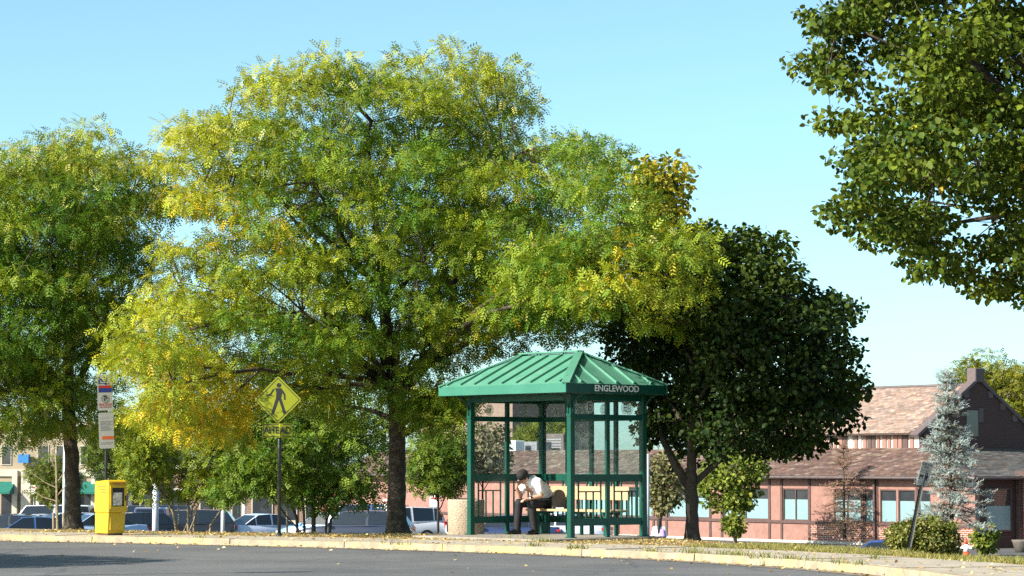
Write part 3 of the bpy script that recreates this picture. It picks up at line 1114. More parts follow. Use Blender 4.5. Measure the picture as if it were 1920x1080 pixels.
for pts in (circ(0.015, 0.255, 0.042),
            [(-0.05, 0.205), (0.06, 0.205), (0.085, 0.16), (0.055, 0.03), (-0.035, 0.03), (-0.03, 0.13)],
            [(-0.03, 0.2), (-0.06, 0.19), (-0.13, 0.075), (-0.2, 0.06), (-0.205, 0.085), (-0.145, 0.105), (-0.09, 0.19)],
            [(0.055, 0.2), (0.085, 0.17), (0.13, 0.10), (0.135, 0.0), (0.108, 0.0), (0.10, 0.09), (0.05, 0.15)],
            [(-0.035, 0.035), (0.025, 0.035), (-0.03, -0.13), (-0.075, -0.26), (-0.12, -0.25), (-0.08, -0.11)],
            [(0.0, 0.035), (0.055, 0.035), (0.10, -0.10), (0.145, -0.24), (0.10, -0.255), (0.055, -0.11)]):
    flat(dpts(pts), 'walking_figure', M['black'], dm, y=-0.0022 - q * 0.02)
    q += 0.012
# plaque, bent back at its right third
pw, phh = 0.52, 0.245
mb = MB()
xsn = [-0.26, -0.10, 0.03, 0.05, 0.10, 0.26]
ysn = [0.0, 0.0, 0.0, -0.01, 0.0, 0.05]
for a, b, ya, yb_ in zip(xsn[:-1], xsn[1:], ysn[:-1], ysn[1:]):
    mb.add([(a, ya, -phh / 2), (b, yb_, -phh / 2), (b, yb_, phh / 2), (a, ya, phh / 2), (a, ya + .004, -phh / 2), (b, yb_ + .004, -phh / 2), (b, yb_ + .004, phh / 2), (a, ya + .004, phh / 2)],
           [(0, 1, 2, 3), (7, 6, 5, 4), (0, 4, 5, 1), (3, 2, 6, 7)])
pl = mb.build('plaque', M['lime'], ps)
pl.location = (-0.04, -0.02, zp(807.5))
bm_ = MB()
for (x0, x1, z0, z1) in ((-.25, .03, .1, .112), (-.25, .03, -.112, -.1), (-.25, -.238, -.099, .099)):
    bm_.box(x0, x1, -0.0025, -0.001, z0, z1)
for sgn in (.1, -.112):
    bm_.add([(.10, -.002, sgn), (.25, .045, sgn), (.25, .045, sgn + .012), (.10, -.002, sgn + .012)], [(0, 1, 2, 3)])
bm_.build('border', M['black'], pl)
for i, ch in enumerate('AHEAD'):
    x = -0.19 + i * 0.095
    t = lettering(ch, 0.17, x, 0.0, M['black'], pl, y=-0.0035 + (0 if x < .04 else (-0.006 if x < .1 else (x - .1) * .31 - 0.004)), sx=0.85, bold=0.003)
    if x > 0.1:
        t.rotation_euler = (math.pi / 2, 0, math.atan(0.31))

# leaning dog sign on the right
dg0 = on_ground(1702, 1035)
dtop = at(1737, 862, dg0.y)
lean = math.atan2(dtop.x - dg0.x, dtop.z)
ln = (dtop - dg0).length
ds = thing('leaning_sign', 'small white notice with dog and walker symbols on a leaning black post', 'sign', Vector((dg0.x, dg0.y, -0.03)))
ds.rotation_euler = (0, lean, 0)
mb = MB()
mb.add([(-.032, .0, 0), (-.03, .0, ln), (-.014, .028, ln), (-.014, .028, 0), (.014, .028, 0), (.014, .028, ln), (.032, 0, ln), (.032, 0, 0), (.014, .012, 0), (.014, .012, ln), (-.014, .012, ln), (-.014, .012, 0)],
       [(0, 1, 2, 3), (3, 2, 5, 4), (4, 5, 6, 7), (7, 6, 9, 8), (8, 9, 10, 11), (11, 10, 1, 0), (1, 10, 9, 6, 5, 2), (0, 3, 4, 7, 8, 11)])
pst = mb.build('post', M['dark_metal'], ds)
M['post_hole'] = mat('post_hole_grey', (0.10, 0.10, 0.10), 0.7, 0.1)
for k in range(22):
    z = 0.12 + k * 0.05
    MB().box(-0.004, 0.004, 0.0095, 0.0115, z - .004, z + .004).build('post_hole', M['post_hole'], pst)
phw, phh = 0.235, 0.345
mb = plate(MB(), phw, phh, 0.003, 0.02)
pn = mb.build('notice_panel', M['sign_white'], ds)
pn.location = (0.012, -0.006, ln - phh / 2 - 0.0)
pn.rotation_euler = (R(4), 0, R(38))
lettering('CURB YOUR', 0.042, 0, 0.135, M['black'], pn)
lettering('DOG', 0.045, 0, 0.095, M['black'], pn)
for k in range(3):
    flat(rect(-0.09, 0.09 - .02 * k, 0.055 - k * .02, 0.063 - k * .02), 'text_line', M['sign_text'], pn)
flat([(-.095, -.035), (-.085, -.02), (-.03, -.03), (-.02, -.015), (-.008, -.03), (-.02, -.045), (-.028, -.09), (-.036, -.09), (-.04, -.055), (-.075, -.055), (-.085, -.09), (-.094, -.09)], 'dog_symbol', M['black'], pn)
flat(circ(.052, .005, .016, 14), 'walker_symbol', M['black'], pn)
flat([(.03, -.015), (.065, -.015), (.09, -.05), (.075, -.055), (.068, -.04), (.075, -.10), (.058, -.10), (.052, -.06), (.042, -.10), (.026, -.10), (.035, -.05), (.012, -.03), (.01, -.04)], 'walker_symbol', M['black'], pn, y=-0.0022)
for k in range(2):
    flat(rect(-0.09, 0.085, -0.13 - k * .022, -0.122 - k * .022), 'text_line', M['sign_text'], pn)

# ------------------------------------------------------------------ people
M['skin'] = mat('skin', (0.50, 0.27, 0.18), 0.55, 0.06, 12)
M['shirt'] = mat('white_shirt', (0.80, 0.80, 0.80), 0.8, 0.04, 10, 0.35, 14)
M['trousers'] = mat('black_trousers', (0.012, 0.012, 0.014), 0.75, 0.2, 10, 0.3, 16)
M['shoe'] = mat('black_shoe', (0.008, 0.008, 0.009), 0.25, 0.2)
M['cap'] = mat('black_cap', (0.014, 0.013, 0.013), 0.8, 0.2)
M['hair'] = mat('dark_hair', (0.02, 0.015, 0.012), 0.6, 0.3, 30)
M['steel'] = mat('steel', (0.5, 0.5, 0.5), 0.25, 0.05, metal=1.0)
M['eye'] = mat('eye_dark', (0.02, 0.015, 0.01), 0.3, 0.05)
M['strap'] = mat('mask_strap', (0.65, 0.6, 0.5), 0.7, 0.05)

man_at = SH_O + Matrix.Rotation(SH_RZ, 3, 'Z') @ Vector((1.33, 2.16, PZ))
man = thing('person', 'man in white shirt, black trousers and cap slumped forward on the shelter bench', 'person', man_at, SH_RZ + math.pi)
V = Vector
hipL, hipR = V((0.0, 0.10, 0.56)), V((0.0, -0.10, 0.56))
kneL, kneR = V((0.46, 0.16, 0.555)), V((0.47, -0.17, 0.56))
ankL, ankR = V((0.40, 0.17, 0.10)), V((0.50, -0.19, 0.10))
shL, shR = V((0.335, 0.19, 0.93)), V((0.355, -0.18, 0.915))
elL, elR = V((0.325, 0.26, 0.69)), V((0.44, -0.17, 0.685))
wrL, wrR = V((0.535, 0.17, 0.635)), V((0.575, -0.105, 0.845))
neck, head = V((0.385, 0.0, 0.98)), V((0.505, -0.005, 1.005))
mb = MB()
mb.capsule(V((0.0, 0, .57)), .135, V((0.17, 0, .76)), .13).capsule(V((0.17, 0, .76)), .13, V((0.32, 0, .89)), .125)
mb.capsule(shL, .062, shR, .062).capsule(V((.335, 0, .93)), .07, neck, .06).capsule(neck, .056, head, .06)
for a, b, c, h in ((shL, elL, wrL, 1), (shR, elR, wrR, -1)):
    mb.capsule(a, .055, b, .043).capsule(b, .043, c, .028)
for a, b, c in ((hipL, kneL, ankL), (hipR, kneR, ankR)):
    mb.capsule(a, .088, b, .058).capsule(b, .056, c, .038)
for c, h in ((ankL, 1), (ankR, -1)):
    mb.capsule(c + V((-.03, 0, -.045)), .032, c + V((.12, h * .024, -.062)), .022)
# head: cranium, face, jaw, nose, ears (looking down and forward)
hd = V((0.80, 0, -0.60)).normalized()        # facing direction
hu = V((0.60, 0, 0.80))                      # crown direction
hs = V((0, 1, 0))
def hp(f, s_, u): return head + hd * f + hs * s_ + hu * u
mb.capsule(hp(-.03, 0, .045), .083, hp(.01, 0, .05), .082)
mb.capsule(hp(.02, 0, -.01), .07, hp(.035, 0, -.06), .05)
mb.capsule(hp(.09, 0, .01), .010, hp(.105, 0, -.022), .014)
mb.capsule(hp(.082, -.02, -.055), .009, hp(.082, .02, -.055), .009)
for s_ in (.078, -.078):
    mb.capsule(hp(-.01, s_, .01), .014, hp(-.012, s_ * 1.08, -.02), .010)
# hands: palm and five fingers each
# left hand hangs over the knee
pl_ = wrL + V((.075, -.02, -.012))
mb.capsule(wrL, .027, pl_, .026).capsule(pl_ + V((0, .022, 0)), .018, pl_ + V((0, -.022, 0)), .018)
for k, (dy, l1) in enumerate(((.030, .038), (.010, .045), (-.010, .042), (-.029, .033))):
    k0 = pl_ + V((.02, dy, -.002)); k1 = k0 + V((l1, dy * .1, -.012)); k2 = k1 + V((l1 * .55, 0, -.03))
    mb.capsule(k0, .0105, k1, .0095, 8).capsule(k1, .0095, k2, .0085, 8)
t0 = wrL + V((.03, -.03, -.002)); t1 = t0 + V((.035, -.025, -.012)); t2 = t1 + V((.03, -.004, -.014))
mb.capsule(t0, .013, t1, .0115, 8).capsule(t1, .0115, t2, .0095, 8)
# right hand props the brow
pr_ = wrR + V((.005, .035, .07))
mb.capsule(wrR, .027, pr_, .027).capsule(pr_ + V((.02, -.01, 0)), .018, pr_ + V((-.02, .012, 0)), .018)
for k, (dx, l1) in enumerate(((.027, .036), (.009, .043), (-.009, .041), (-.026, .032))):
    k0 = pr_ + V((dx, .01, .015)); k1 = k0 + V((-.008, .018, l1)); k2 = k1 + V((-.012, .03, l1 * .35))
    mb.capsule(k0, .0105, k1, .0095, 8).capsule(k1, .0095, k2, .0085, 8)
t0 = wrR + V((-.015, .02, .03)); t1 = t0 + V((-.025, .03, .025)); t2 = t1 + V((-.008, .012, .03))
mb.capsule(t0, .013, t1, .0115, 8).capsule(t1, .0115, t2, .0095, 8)
body = remeshed('body', mb, 0.0095, M['skin'], man, 3)
# clothes
mb = MB()
mb.capsule(V((-0.04, 0, .62)), .175, V((0.14, 0, .80)), .172).capsule(V((0.14, 0, .80)), .172, V((0.30, 0, .91)), .15)
mb.capsule(shL + V((-.01, -.01, 0)), .088, shR + V((-.01, .01, 0)), .088).capsule(V((.315, 0, .93)), .10, V((.375, 0, .955)), .085)
mb.capsule(shL, .082, shL.lerp(elL, .62), .072).capsule(shR, .082, shR.lerp(elR, .62), .072)
# loose fabric hanging at the belly
mb.capsule(V((.07, .05, .62)), .11, V((.22, .04, .76)), .10).capsule(V((.07, -.05, .62)), .11, V((.22, -.04, .76)), .10)
remeshed('shirt', mb, 0.012, M['shirt'], man, 3)
mb = MB()
mb.capsule(V((.365, -.045, .99)), .03, V((.39, 0, 1.015)), .028).capsule(V((.365, .045, .99)), .03, V((.39, 0, 1.015)), .028)
mb.capsule(V((.395, .05, .965)), .022, V((.43, .03, .925)), .014).capsule(V((.395, -.05, .965)), .022, V((.43, -.03, .925)), .014)
remeshed('collar', mb, 0.009, M['shirt'], man, 1)
mb = MB()
mb.capsule(V((-.03, .07, .565)), .125, V((-.03, -.07, .565)), .125).capsule(V((0, .05, .60)), .145, V((0, -.05, .60)), .145)
for a, b, c in ((hipL, kneL, ankL), (hipR, kneR, ankR)):
    mb.capsule(a, .108, b, .078).capsule(b, .080, c + V((.0, 0, -.01)), .066)
remeshed('trousers', mb, 0.012, M['trousers'], man, 3)
for c, h in ((ankL, 1), (ankR, -1)):
    mb = MB()
    mb.capsule(c + V((-.05, 0, -.05)), .046, c + V((.13, h * .025, -.062)), .040).capsule(c + V((0, 0, -.02)), .048, c + V((.06, h * .01, -.045)), .044)
    mb.capsule(c + V((.06, h * .01, -.055)), .043, c + V((.185, h * .035, -.070)), .030)
    so = remeshed('shoe', mb, 0.009, M['shoe'], man, 3)
    MB().bar(c + V((-.08, 0, -.092)), c + V((.2, h * .038, -.092)), .085, .012).build('sole', M['black'], so, bevel=.004)
# cap with a brim pulled low
mb = MB()
mb.capsule(hp(-.035, 0, .062), .096, hp(.012, 0, .066), .095).capsule(hp(-.03, 0, .03), .092, hp(.0, 0, .045), .094)
cp = remeshed('cap', mb, 0.009, M['cap'], man, 3)
mb = MB()
arc = []
for k in range(13):
    a = math.pi * (k / 12 - .5)
    arc.append((.06 + .115 * math.cos(a), .085 * math.sin(a)))
top = [hp(f, s_, .035 - .10 * max(f - .06, 0) - abs(s_) * .15) for f, s_ in arc]
mb.add(top + [p - hu * .006 for p in top], [tuple(range(13)), tuple(range(25, 12, -1))] + [(i, 13 + i, 13 + (i + 1) % 13, (i + 1) % 13) for i in range(13)])
mb.build('brim', M['cap'], cp)
mb = MB()
for s_ in (1, -1):
    mb.capsule(hp(-.05, s_ * .06, -.01), .03, hp(-.065, s_ * .03, -.045), .03)
remeshed('hair', mb, 0.010, M['hair'], man, 2)
for s_ in (.03, -.03):
    MB().ball(hp(.084, s_, .012), .009, .011, .008).build('eye', M['eye'], man, smooth=True)
wd = (wrL - elL).normalized()
wc = wrL - wd * .03
wt = MB().tube([wc - wd * .011, wc + wd * .011], .036, 16).build('watch', M['steel'], man, smooth=True)
MB().tube([wc + V((.005, .022, .024)), wc + V((.009, .034, .036))], .019, 16).build('watch_face', M['black'], wt)
MB().tube([hp(-.012, .085, -.02), hp(.03, .078, -.06), hp(.07, .05, -.08)], .004, 6).build('face_strap', M['strap'], man)

def standing(name, label, loc, rz, top_mat, leg_mat, hair_long=False, hood=False, bag=None, h=1.68):
    p = thing(name, label, 'person', loc, rz)
    k = h / 1.72
    def s3(x, y, z): return V((x, y, z)) * k
    mb = MB()
    mb.capsule(s3(0, 0, .95), .14 * k, s3(0.01, 0, 1.2), .135 * k).capsule(s3(0, .14, 1.40), .06 * k, s3(0, -.14, 1.40), .06 * k).capsule(s3(0, 0, 1.38), .07 * k, s3(.02, 0, 1.52), .05 * k)
    mb.capsule(s3(.0, 0, 1.63), .085 * k, s3(.02, 0, 1.6), .075 * k).capsule(s3(.08, 0, 1.6), .012 * k, s3(.1, 0, 1.585), .012 * k)
    for s_ in (1, -1):
        mb.capsule(s3(0, s_ * .18, 1.39), .05 * k, s3(-.02, s_ * .24, 1.12), .042 * k).capsule(s3(-.02, s_ * .24, 1.12), .04 * k, s3(.08, s_ * .22, .9), .028 * k)
        mb.capsule(s3(0, s_ * .09, .92), .085 * k, s3(.02, s_ * .10, .5), .058 * k).capsule(s3(.02, s_ * .10, .5), .055 * k, s3(-.02, s_ * .11, .09), .04 * k)
        mb.capsule(s3(-.04, s_ * .11, .045), .04 * k, s3(.15, s_ * .13, .035), .033 * k)
        for q in range(4):
            a = s3(.085 + .012 * (q - 1.5), s_ * .22, .86)
            mb.capsule(a, .010, a + s3(.01, 0, -.075), .0085, 6)
        a = s3(.10, s_ * .20, .89); mb.capsule(a, .011, a + s3(.035, -s_ * .01, -.045), .009, 6)
    remeshed('body', mb, 0.02, M['skin'], p, 2)
    mb = MB()
    mb.capsule(s3(0, 0, .94), .165 * k, s3(0.01, 0, 1.24), .165 * k).capsule(s3(0, .14, 1.40), .085 * k, s3(0, -.14, 1.40), .085 * k)
    for s_ in (1, -1):
        mb.capsule(s3(0, s_ * .18, 1.39), .075 * k, s3(-.02, s_ * .24, 1.12), .06 * k)
        if hood:
            mb.capsule(s3(-.02, s_ * .24, 1.12), .06 * k, s3(.06, s_ * .225, .95), .045 * k)
    if hood:
        mb.capsule(s3(-.03, 0, 1.48), .11 * k, s3(-.02, 0, 1.64), .115 * k)
    remeshed('jacket' if hood else 'shirt', mb, 0.018, top_mat, p, 2)
    mb = MB()
    for s_ in (1, -1):
        mb.capsule(s3(0, s_ * .085, .92), .11 * k, s3(.02, s_ * .10, .5), .08 * k).capsule(s3(.02, s_ * .10, .5), .08 * k, s3(-.02, s_ * .11, .1), .07 * k)
    remeshed('trousers', mb, 0.018, leg_mat, p, 2)
    for s_ in (1, -1):
        MB().capsule(s3(-.05, s_ * .11, .045), .046 * k, s3(.15, s_ * .13, .04), .04 * k).build('shoe', M['shoe'], p, smooth=True)
    if not hood:
        mb = MB()
        mb.capsule(s3(-.02, 0, 1.64), .098 * k, s3(.0, 0, 1.66), .095 * k)
        if hair_long:
            mb.capsule(s3(-.07, 0, 1.6), .08 * k, s3(-.12, 0, 1.34), .06 * k).capsule(s3(-.12, 0, 1.34), .06 * k, s3(-.13, 0, 1.2), .035 * k)
        remeshed('hair', mb, 0.016, M['hair'], p, 2)
    if bag is not None:
        mb = MB()
        mb.capsule(s3(-.17, -.17, 1.33), .06, s3(-.19, -.19, 1.0), .085)
        mb.capsule(s3(-.15, -.10, 1.33), .05, s3(-.17, -.12, 1.0), .08)
        remeshed('shoulder_bag', mb, 0.02, bag, p, 2)
    return p

M['purple'] = mat('purple_fabric', (0.36, 0.22, 0.55), 0.8, 0.15, 12)
M['denim'] = mat('denim', (0.05, 0.07, 0.14), 0.85, 0.15, 12)
M['grey_cloth'] = mat('grey_cloth', (0.10, 0.11, 0.15), 0.85, 0.15, 12)
M['red_cloth'] = mat('red_cloth', (0.40, 0.02, 0.03), 0.8, 0.1, 12)
pw_ = at(1236, 972, 90.0)
zg = pw_.z - 1.66
standing('person', 'dark-haired person in white shirt with purple bag seen beyond the shelter', V((pw_.x, 90.0, zg)), R(78), M['shirt'], M['denim'], hair_long=True, bag=M['purple'], h=1.62)
p2_ = at(695, 945, 128.0)
hooded = standing('person', 'hooded person in grey and red jacket by the brick wall', V((p2_.x, 128.0, p2_.z - 1.74)), R(60), M['grey_cloth'], M['denim'], hood=True, h=1.72)
mb = MB(); mb.capsule(V((-.13, -.02, 1.3)), .10, V((-.14, -.03, 1.0)), .11)
remeshed('backpack', mb, 0.02, M['red_cloth'], hooded, 2)

# ------------------------------------------------------------------ cars
M['car_glass'] = mat('car_glass', (0.012, 0.016, 0.022), 0.06, 0.1, spec=0.8)
M['tyre'] = mat('tyre', (0.02, 0.02, 0.02), 0.85, 0.2)
M['rim'] = mat('alloy', (0.45, 0.46, 0.47), 0.35, 0.08, metal=0.8)
M['tail'] = mat('tail_light', (0.35, 0.01, 0.01), 0.2, 0.1, spec=0.7)
M['head'] = mat('head_light', (0.75, 0.76, 0.78), 0.12, 0.05, spec=0.8)
M['platep'] = mat('number_plate', (0.65, 0.64, 0.58), 0.5, 0.2, 30)
M['trim'] = mat('black_trim', (0.015, 0.015, 0.016), 0.6, 0.1)
_paint = {}
def paint(col):
    if col not in _paint:
        _paint[col] = mat('car_paint', col, 0.28, 0.04, 1.0, spec=0.6, coat=0.7)
    return _paint[col]

CAR = {
    # length, half width, belt height, roof height, [body top profile], cabin (windscreen base, roof front, roof rear, rear glass base)
    'sedan': dict(L=4.7, hw=0.91, belt=0.93, roof=1.45, hood=0.84, deck=0.98, wb=2.75, cab=(0.95, 0.15, -0.95, -1.75), wr=0.33, clr=0.2),
    'suv': dict(L=4.75, hw=0.95, belt=1.08, roof=1.75, hood=1.02, deck=1.08, wb=2.75, cab=(1.05, 0.45, -1.95, -2.28), wr=0.37, clr=0.24),
    'wagon': dict(L=4.9, hw=0.94, belt=1.02, roof=1.62, hood=0.95, deck=1.05, wb=2.85, cab=(1.05, 0.35, -1.95, -2.35), wr=0.36, clr=0.22),
    'van': dict(L=5.3, hw=1.0, belt=1.12, roof=1.92, hood=1.05, deck=1.12, wb=3.1, cab=(1.35, 0.75, -2.4, -2.6), wr=0.38, clr=0.24),
    'hatch': dict(L=4.2, hw=0.88, belt=0.95, roof=1.50, hood=0.88, deck=0.97, wb=2.55, cab=(0.95, 0.25, -1.45, -1.98), wr=0.32, clr=0.2),
}

def car(name, label, px_x, Y, heading, kind, col, z=None, rack=False, group='parked cars'):
    k = CAR[kind]
    X = (px_x - 960) / F * Y
    if z is None:
        z = float(ground_z(X, Y))
    c = thing(name, label, 'car', V((X, Y, z)), R(heading), group)
    P = paint(col)
    hl, hw = k['L'] / 2, k['hw']
    # body: lofted stations along x (front positive)
    st = [(-hl, 0.42, k['deck'] - .12, .78), (-hl + .12, 0.28, k['deck'] - .02, .92), (-hl + .55, k['clr'], k['deck'], .985), (k['cab'][3], k['clr'], k['belt'] + .03, 1.0),
          (-.6, k['clr'], k['belt'], 1.0), (.3, k['clr'], k['belt'] - .01, 1.0), (k['cab'][0], k['clr'], k['belt'] - .02, .995), (k['cab'][0] + .45, k['clr'], (k['belt'] + k['hood']) / 2 - .01, .985),
          (hl - .5, k['clr'], k['hood'] - .06, .95), (hl - .14, .26, k['hood'] - .17, .86), (hl, .38, k['hood'] - .32, .70)]
    st = sorted(set(st), key=lambda q: q[0])
    mb = MB()
    n = 10
    for i, (x, zb_, zt, wf) in enumerate(st):
        h = zt - zb_
        w_ = hw * wf
        sec = [(-w_ * .88, zb_), (-w_ * .98, zb_ + h * .22), (-w_, zb_ + h * .5), (-w_ * .985, zb_ + h * .75), (-w_ * .88, zt),
               (w_ * .88, zt), (w_ * .985, zb_ + h * .75), (w_, zb_ + h * .5), (w_ * .98, zb_ + h * .22), (w_ * .88, zb_)]
        b = len(mb.v)
        mb.v.extend([(x, a, q) for a, q in sec])
        if i:
            for j in range(n):
                j2 = (j + 1) % n
                mb.f.append((b - n + j, b - n + j2, b + j2, b + j)); mb.fc.append(None)
    mb.f.append(tuple(range(n))); mb.fc.append(None)
    mb.f.append(tuple(range(len(mb.v) - 1, len(mb.v) - n - 1, -1))); mb.fc.append(None)
    bd = mb.build('body', P, c, smooth=True, bevel=.02, segs=2)
    # cabin
    a0, a1, a2, a3 = k['cab']
    zb_, zr = k['belt'] - .02, k['roof']
    wb_, wr_ = hw * .93, hw * .74
    mid = (a1 + a2) / 2
    cb = [(a0, wb_ * .93, zb_), (a1, wr_ * .97, zr - .03), (mid, wr_, zr), (a2, wr_ * .95, zr - .04), (a3, wb_ * .90, k['belt'] + .0)]
    v = []
    for x, w_, q in cb: v += [(x, w_, q), (x, -w_, q)]
    mbm = [(mid, wb_, zb_), (mid, -wb_, zb_)]
    v += mbm
    fs = [(0, 2, 3, 1), (2, 4, 5, 3), (4, 6, 7, 5), (6, 8, 9, 7), (0, 10, 4, 2), (10, 8, 6, 4), (1, 3, 5, 11), (11, 5, 7, 9)]
    MB().add(v, fs).build('cabin', P, c, bevel=.03, segs=2)
    G_ = M['car_glass']
    def pane(name, q, shrink=.1, out=.012):
        q = [V(p) for p in q]
        cen = sum(q, V((0, 0, 0))) / len(q)
        nrm = (q[1] - q[0]).cross(q[2] - q[0]).normalized()
        if nrm.dot(cen - V((mid, 0, .9))) < 0: nrm = -nrm
        q = [p.lerp(cen, shrink) + nrm * out for p in q]
        m_ = MB(); m_.add(q + [p - nrm * .02 for p in q], [tuple(range(len(q))), tuple(range(2 * len(q) - 1, len(q) - 1, -1))] + [(i, len(q) + i, len(q) + (i + 1) % len(q), (i + 1) % len(q)) for i in range(len(q))])
        return m_.build(name, G_, c)
    pane('windscreen', [v[0], v[2], v[3], v[1]])
    pane('rear_window', [v[8], v[6], v[7], v[9]], .13)
    def sidept(x, s_, top):
        # point on the cabin's side face
        def interp(xs, val):
            return float(np.interp(x, xs, val))
        if top:
            xs = [a3, a2, mid, a1, a0]
            return V((x, s_ * interp(xs, [wb_ * .90, wr_ * .95, wr_, wr_ * .97, wb_ * .93]), interp(xs, [k['belt'], zr - .04, zr, zr - .03, zb_])))
        xs = [a3, mid, a0]
        return V((x, s_ * interp(xs, [wb_ * .90, wb_, wb_ * .93]), interp(xs, [k['belt'], zb_, zb_])))
    cuts = [a0 - .12, mid + .08, mid - 1.0 if kind in ('suv', 'van', 'wagon') else a2 - .15, a3 + .12]
    for s_ in (1, -1):
        for (xa, xb) in zip(cuts[:-1], cuts[1:]):
            q = [sidept(xa, s_, False), sidept(xb, s_, False)]
            tops = [sidept(xb, s_, True), sidept(xa, s_, True)]
            if a2 < xa and xb < a2: tops = [tops[0], sidept(a2, s_, True), tops[1]]
            elif xb < a1 < xa: tops = [tops[0], sidept(a1, s_, True), tops[1]]
            elif xb < a2 < xa: tops = [tops[0], sidept(a2, s_, True), tops[1]]
            q = [p + V((0, 0, .03)) for p in q]
            pane('side_window', q + tops, .09, .010)
        MB().ball((a0 - .18, s_ * (hw + .06), k['belt'] + .04), .09, .1, .075, 10, 6).build('mirror', P, c, smooth=True)
        MB().box(hl - .22, hl - .05, s_ * hw * .5 if s_ > 0 else -hw * .82, hw * .82 if s_ > 0 else -hw * .5, k['hood'] - .30, k['hood'] - .17).build('headlight', M['head'], c, bevel=.03)
        if kind in ('suv', 'van'):
            MB().box(-hl + .02, -hl + .16, s_ * hw * .80 if s_ > 0 else -hw * .93, hw * .93 if s_ > 0 else -hw * .80, k['deck'] - .28, k['deck'] + .02).build('tail_light', M['tail'], c, bevel=.02)
        else:
            MB().box(-hl - .005, -hl + .14, s_ * hw * .42 if s_ > 0 else -hw * .88, hw * .88 if s_ > 0 else -hw * .42, k['deck'] - .22, k['deck'] - .10).build('tail_light', M['tail'], c, bevel=.02)
        for xw in (k['wb'] / 2 + .05, -k['wb'] / 2 + .05):
            wr = k['wr']
            w_ = MB().tube([(xw, s_ * (hw - .2), wr), (xw, s_ * (hw + .012), wr)], wr, 22).build('wheel', M['tyre'], c, smooth=False, bevel=.02)
            MB().tube([(xw, s_ * (hw + .008), wr), (xw, s_ * (hw + .022), wr)], wr * .66, 18).build('rim', M['rim'], w_)
    MB().box(-hl - .02, -hl + .03, -.16, .16, k['deck'] - .36, k['deck'] - .24).build('number_plate', M['platep'], c)
    MB().box(hl - .06, hl + .012, -.5, .5, .36, .55).build('grille', M['trim'], c, bevel=.01)
    if rack:
        for s_ in (1, -1):
            MB().tube([(a1 - .1, s_ * wr_ * .9, zr - .0), (a1 - .25, s_ * wr_ * .9, zr + .05), (a2 + .25, s_ * wr_ * .9, zr + .05), (a2 + .1, s_ * wr_ * .9, zr - .01)], .018, 6).build('roof_rail', M['trim'], c)
    return c

car('parked_car', 'long white van with dark windows at the far left of the car park', 85, 131, 178, 'van', (0.62, 0.64, 0.66))
car('parked_car', 'black car nearest the left edge of the picture', 5, 104, 176, 'hatch', (0.010, 0.011, 0.016))
car('parked_car', 'black car second from the left edge, in front of the white van', 10, 121, 178, 'sedan', (0.012, 0.013, 0.02))
car('parked_car', 'maroon car between the white van and the pale blue car', 98, 124, 200, 'sedan', (0.16, 0.012, 0.03))
car('parked_car', 'white car roof just in front of the white van', 75, 127, 205, 'sedan', (0.6, 0.62, 0.66))
car('parked_car', 'pale blue car with sloping windscreen left of the big left trunk', 118, 114, 205, 'hatch', (0.52, 0.60, 0.70))
car('parked_car', 'low mid blue car peeping over the kerb left of the pale blue car', 48, 103.5, 200, 'sedan', (0.05, 0.12, 0.28))
car('parked_car', 'silver blue car between the left trunk and the yellow box, nearest row', 175, 111, 205, 'sedan', (0.30, 0.42, 0.60))
car('parked_car', 'blue car between the left trunk and the yellow box, second row', 170, 118.5, 208, 'sedan', (0.16, 0.26, 0.46))
car('parked_car', 'grey blue car between the left trunk and the yellow box, farthest row', 165, 128, 208, 'sedan', (0.34, 0.38, 0.46))
car('parked_car', 'dark blue van just right of the yellow box, farthest row', 272, 133, 182, 'van', (0.03, 0.04, 0.08))
car('parked_car', 'silver car tucked behind the yellow box and pale pole', 268, 119, 240, 'sedan', (0.48, 0.52, 0.6))
car('parked_car', 'black car beside the yellow box, front row', 245, 112, 200, 'hatch', (0.010, 0.011, 0.013))
car('parked_car', 'navy hatchback seen from behind at the pale pole', 288, 116, 95, 'suv', (0.03, 0.06, 0.16))
car('parked_car', 'black estate car behind the leaning stems of the yellow shrub', 345, 114, 182, 'wagon', (0.008, 0.008, 0.009))
car('parked_car', 'silver blue sedan seen in full behind the pedestrian sign', 507, 115.5, 35, 'sedan', (0.50, 0.56, 0.68))
car('parked_car', 'bright blue car half hidden by the dark slim trunk', 612, 112, 160, 'hatch', (0.20, 0.44, 0.72))
car('parked_car', 'navy estate car left of the main trunk, side windows showing', 665, 107, 171, 'wagon', (0.012, 0.018, 0.04))
car('parked_car', 'dark blue pickup roof behind the navy estate car', 672, 126, 176, 'van', (0.03, 0.07, 0.18))
car('parked_car', 'white car peeking out left of the main trunk', 735, 116, 205, 'suv', (0.62, 0.63, 0.66))
car('parked_car', 'silver people carrier seen from behind, right of the main trunk', 797, 131, 76, 'suv', (0.55, 0.54, 0.52), rack=True)
car('parked_car', 'navy car roof seen under the left end of the shelter', 945, 104, 172, 'sedan', (0.015, 0.03, 0.09))
car('parked_car', 'grey sedan seen under the shelter bench', 1035, 104.5, 165, 'sedan', (0.42, 0.46, 0.54))
car('parked_car', 'bright blue car roof behind the grass verge by the brick wall', 1640, 66, 172, 'sedan', (0.02, 0.08, 0.32))

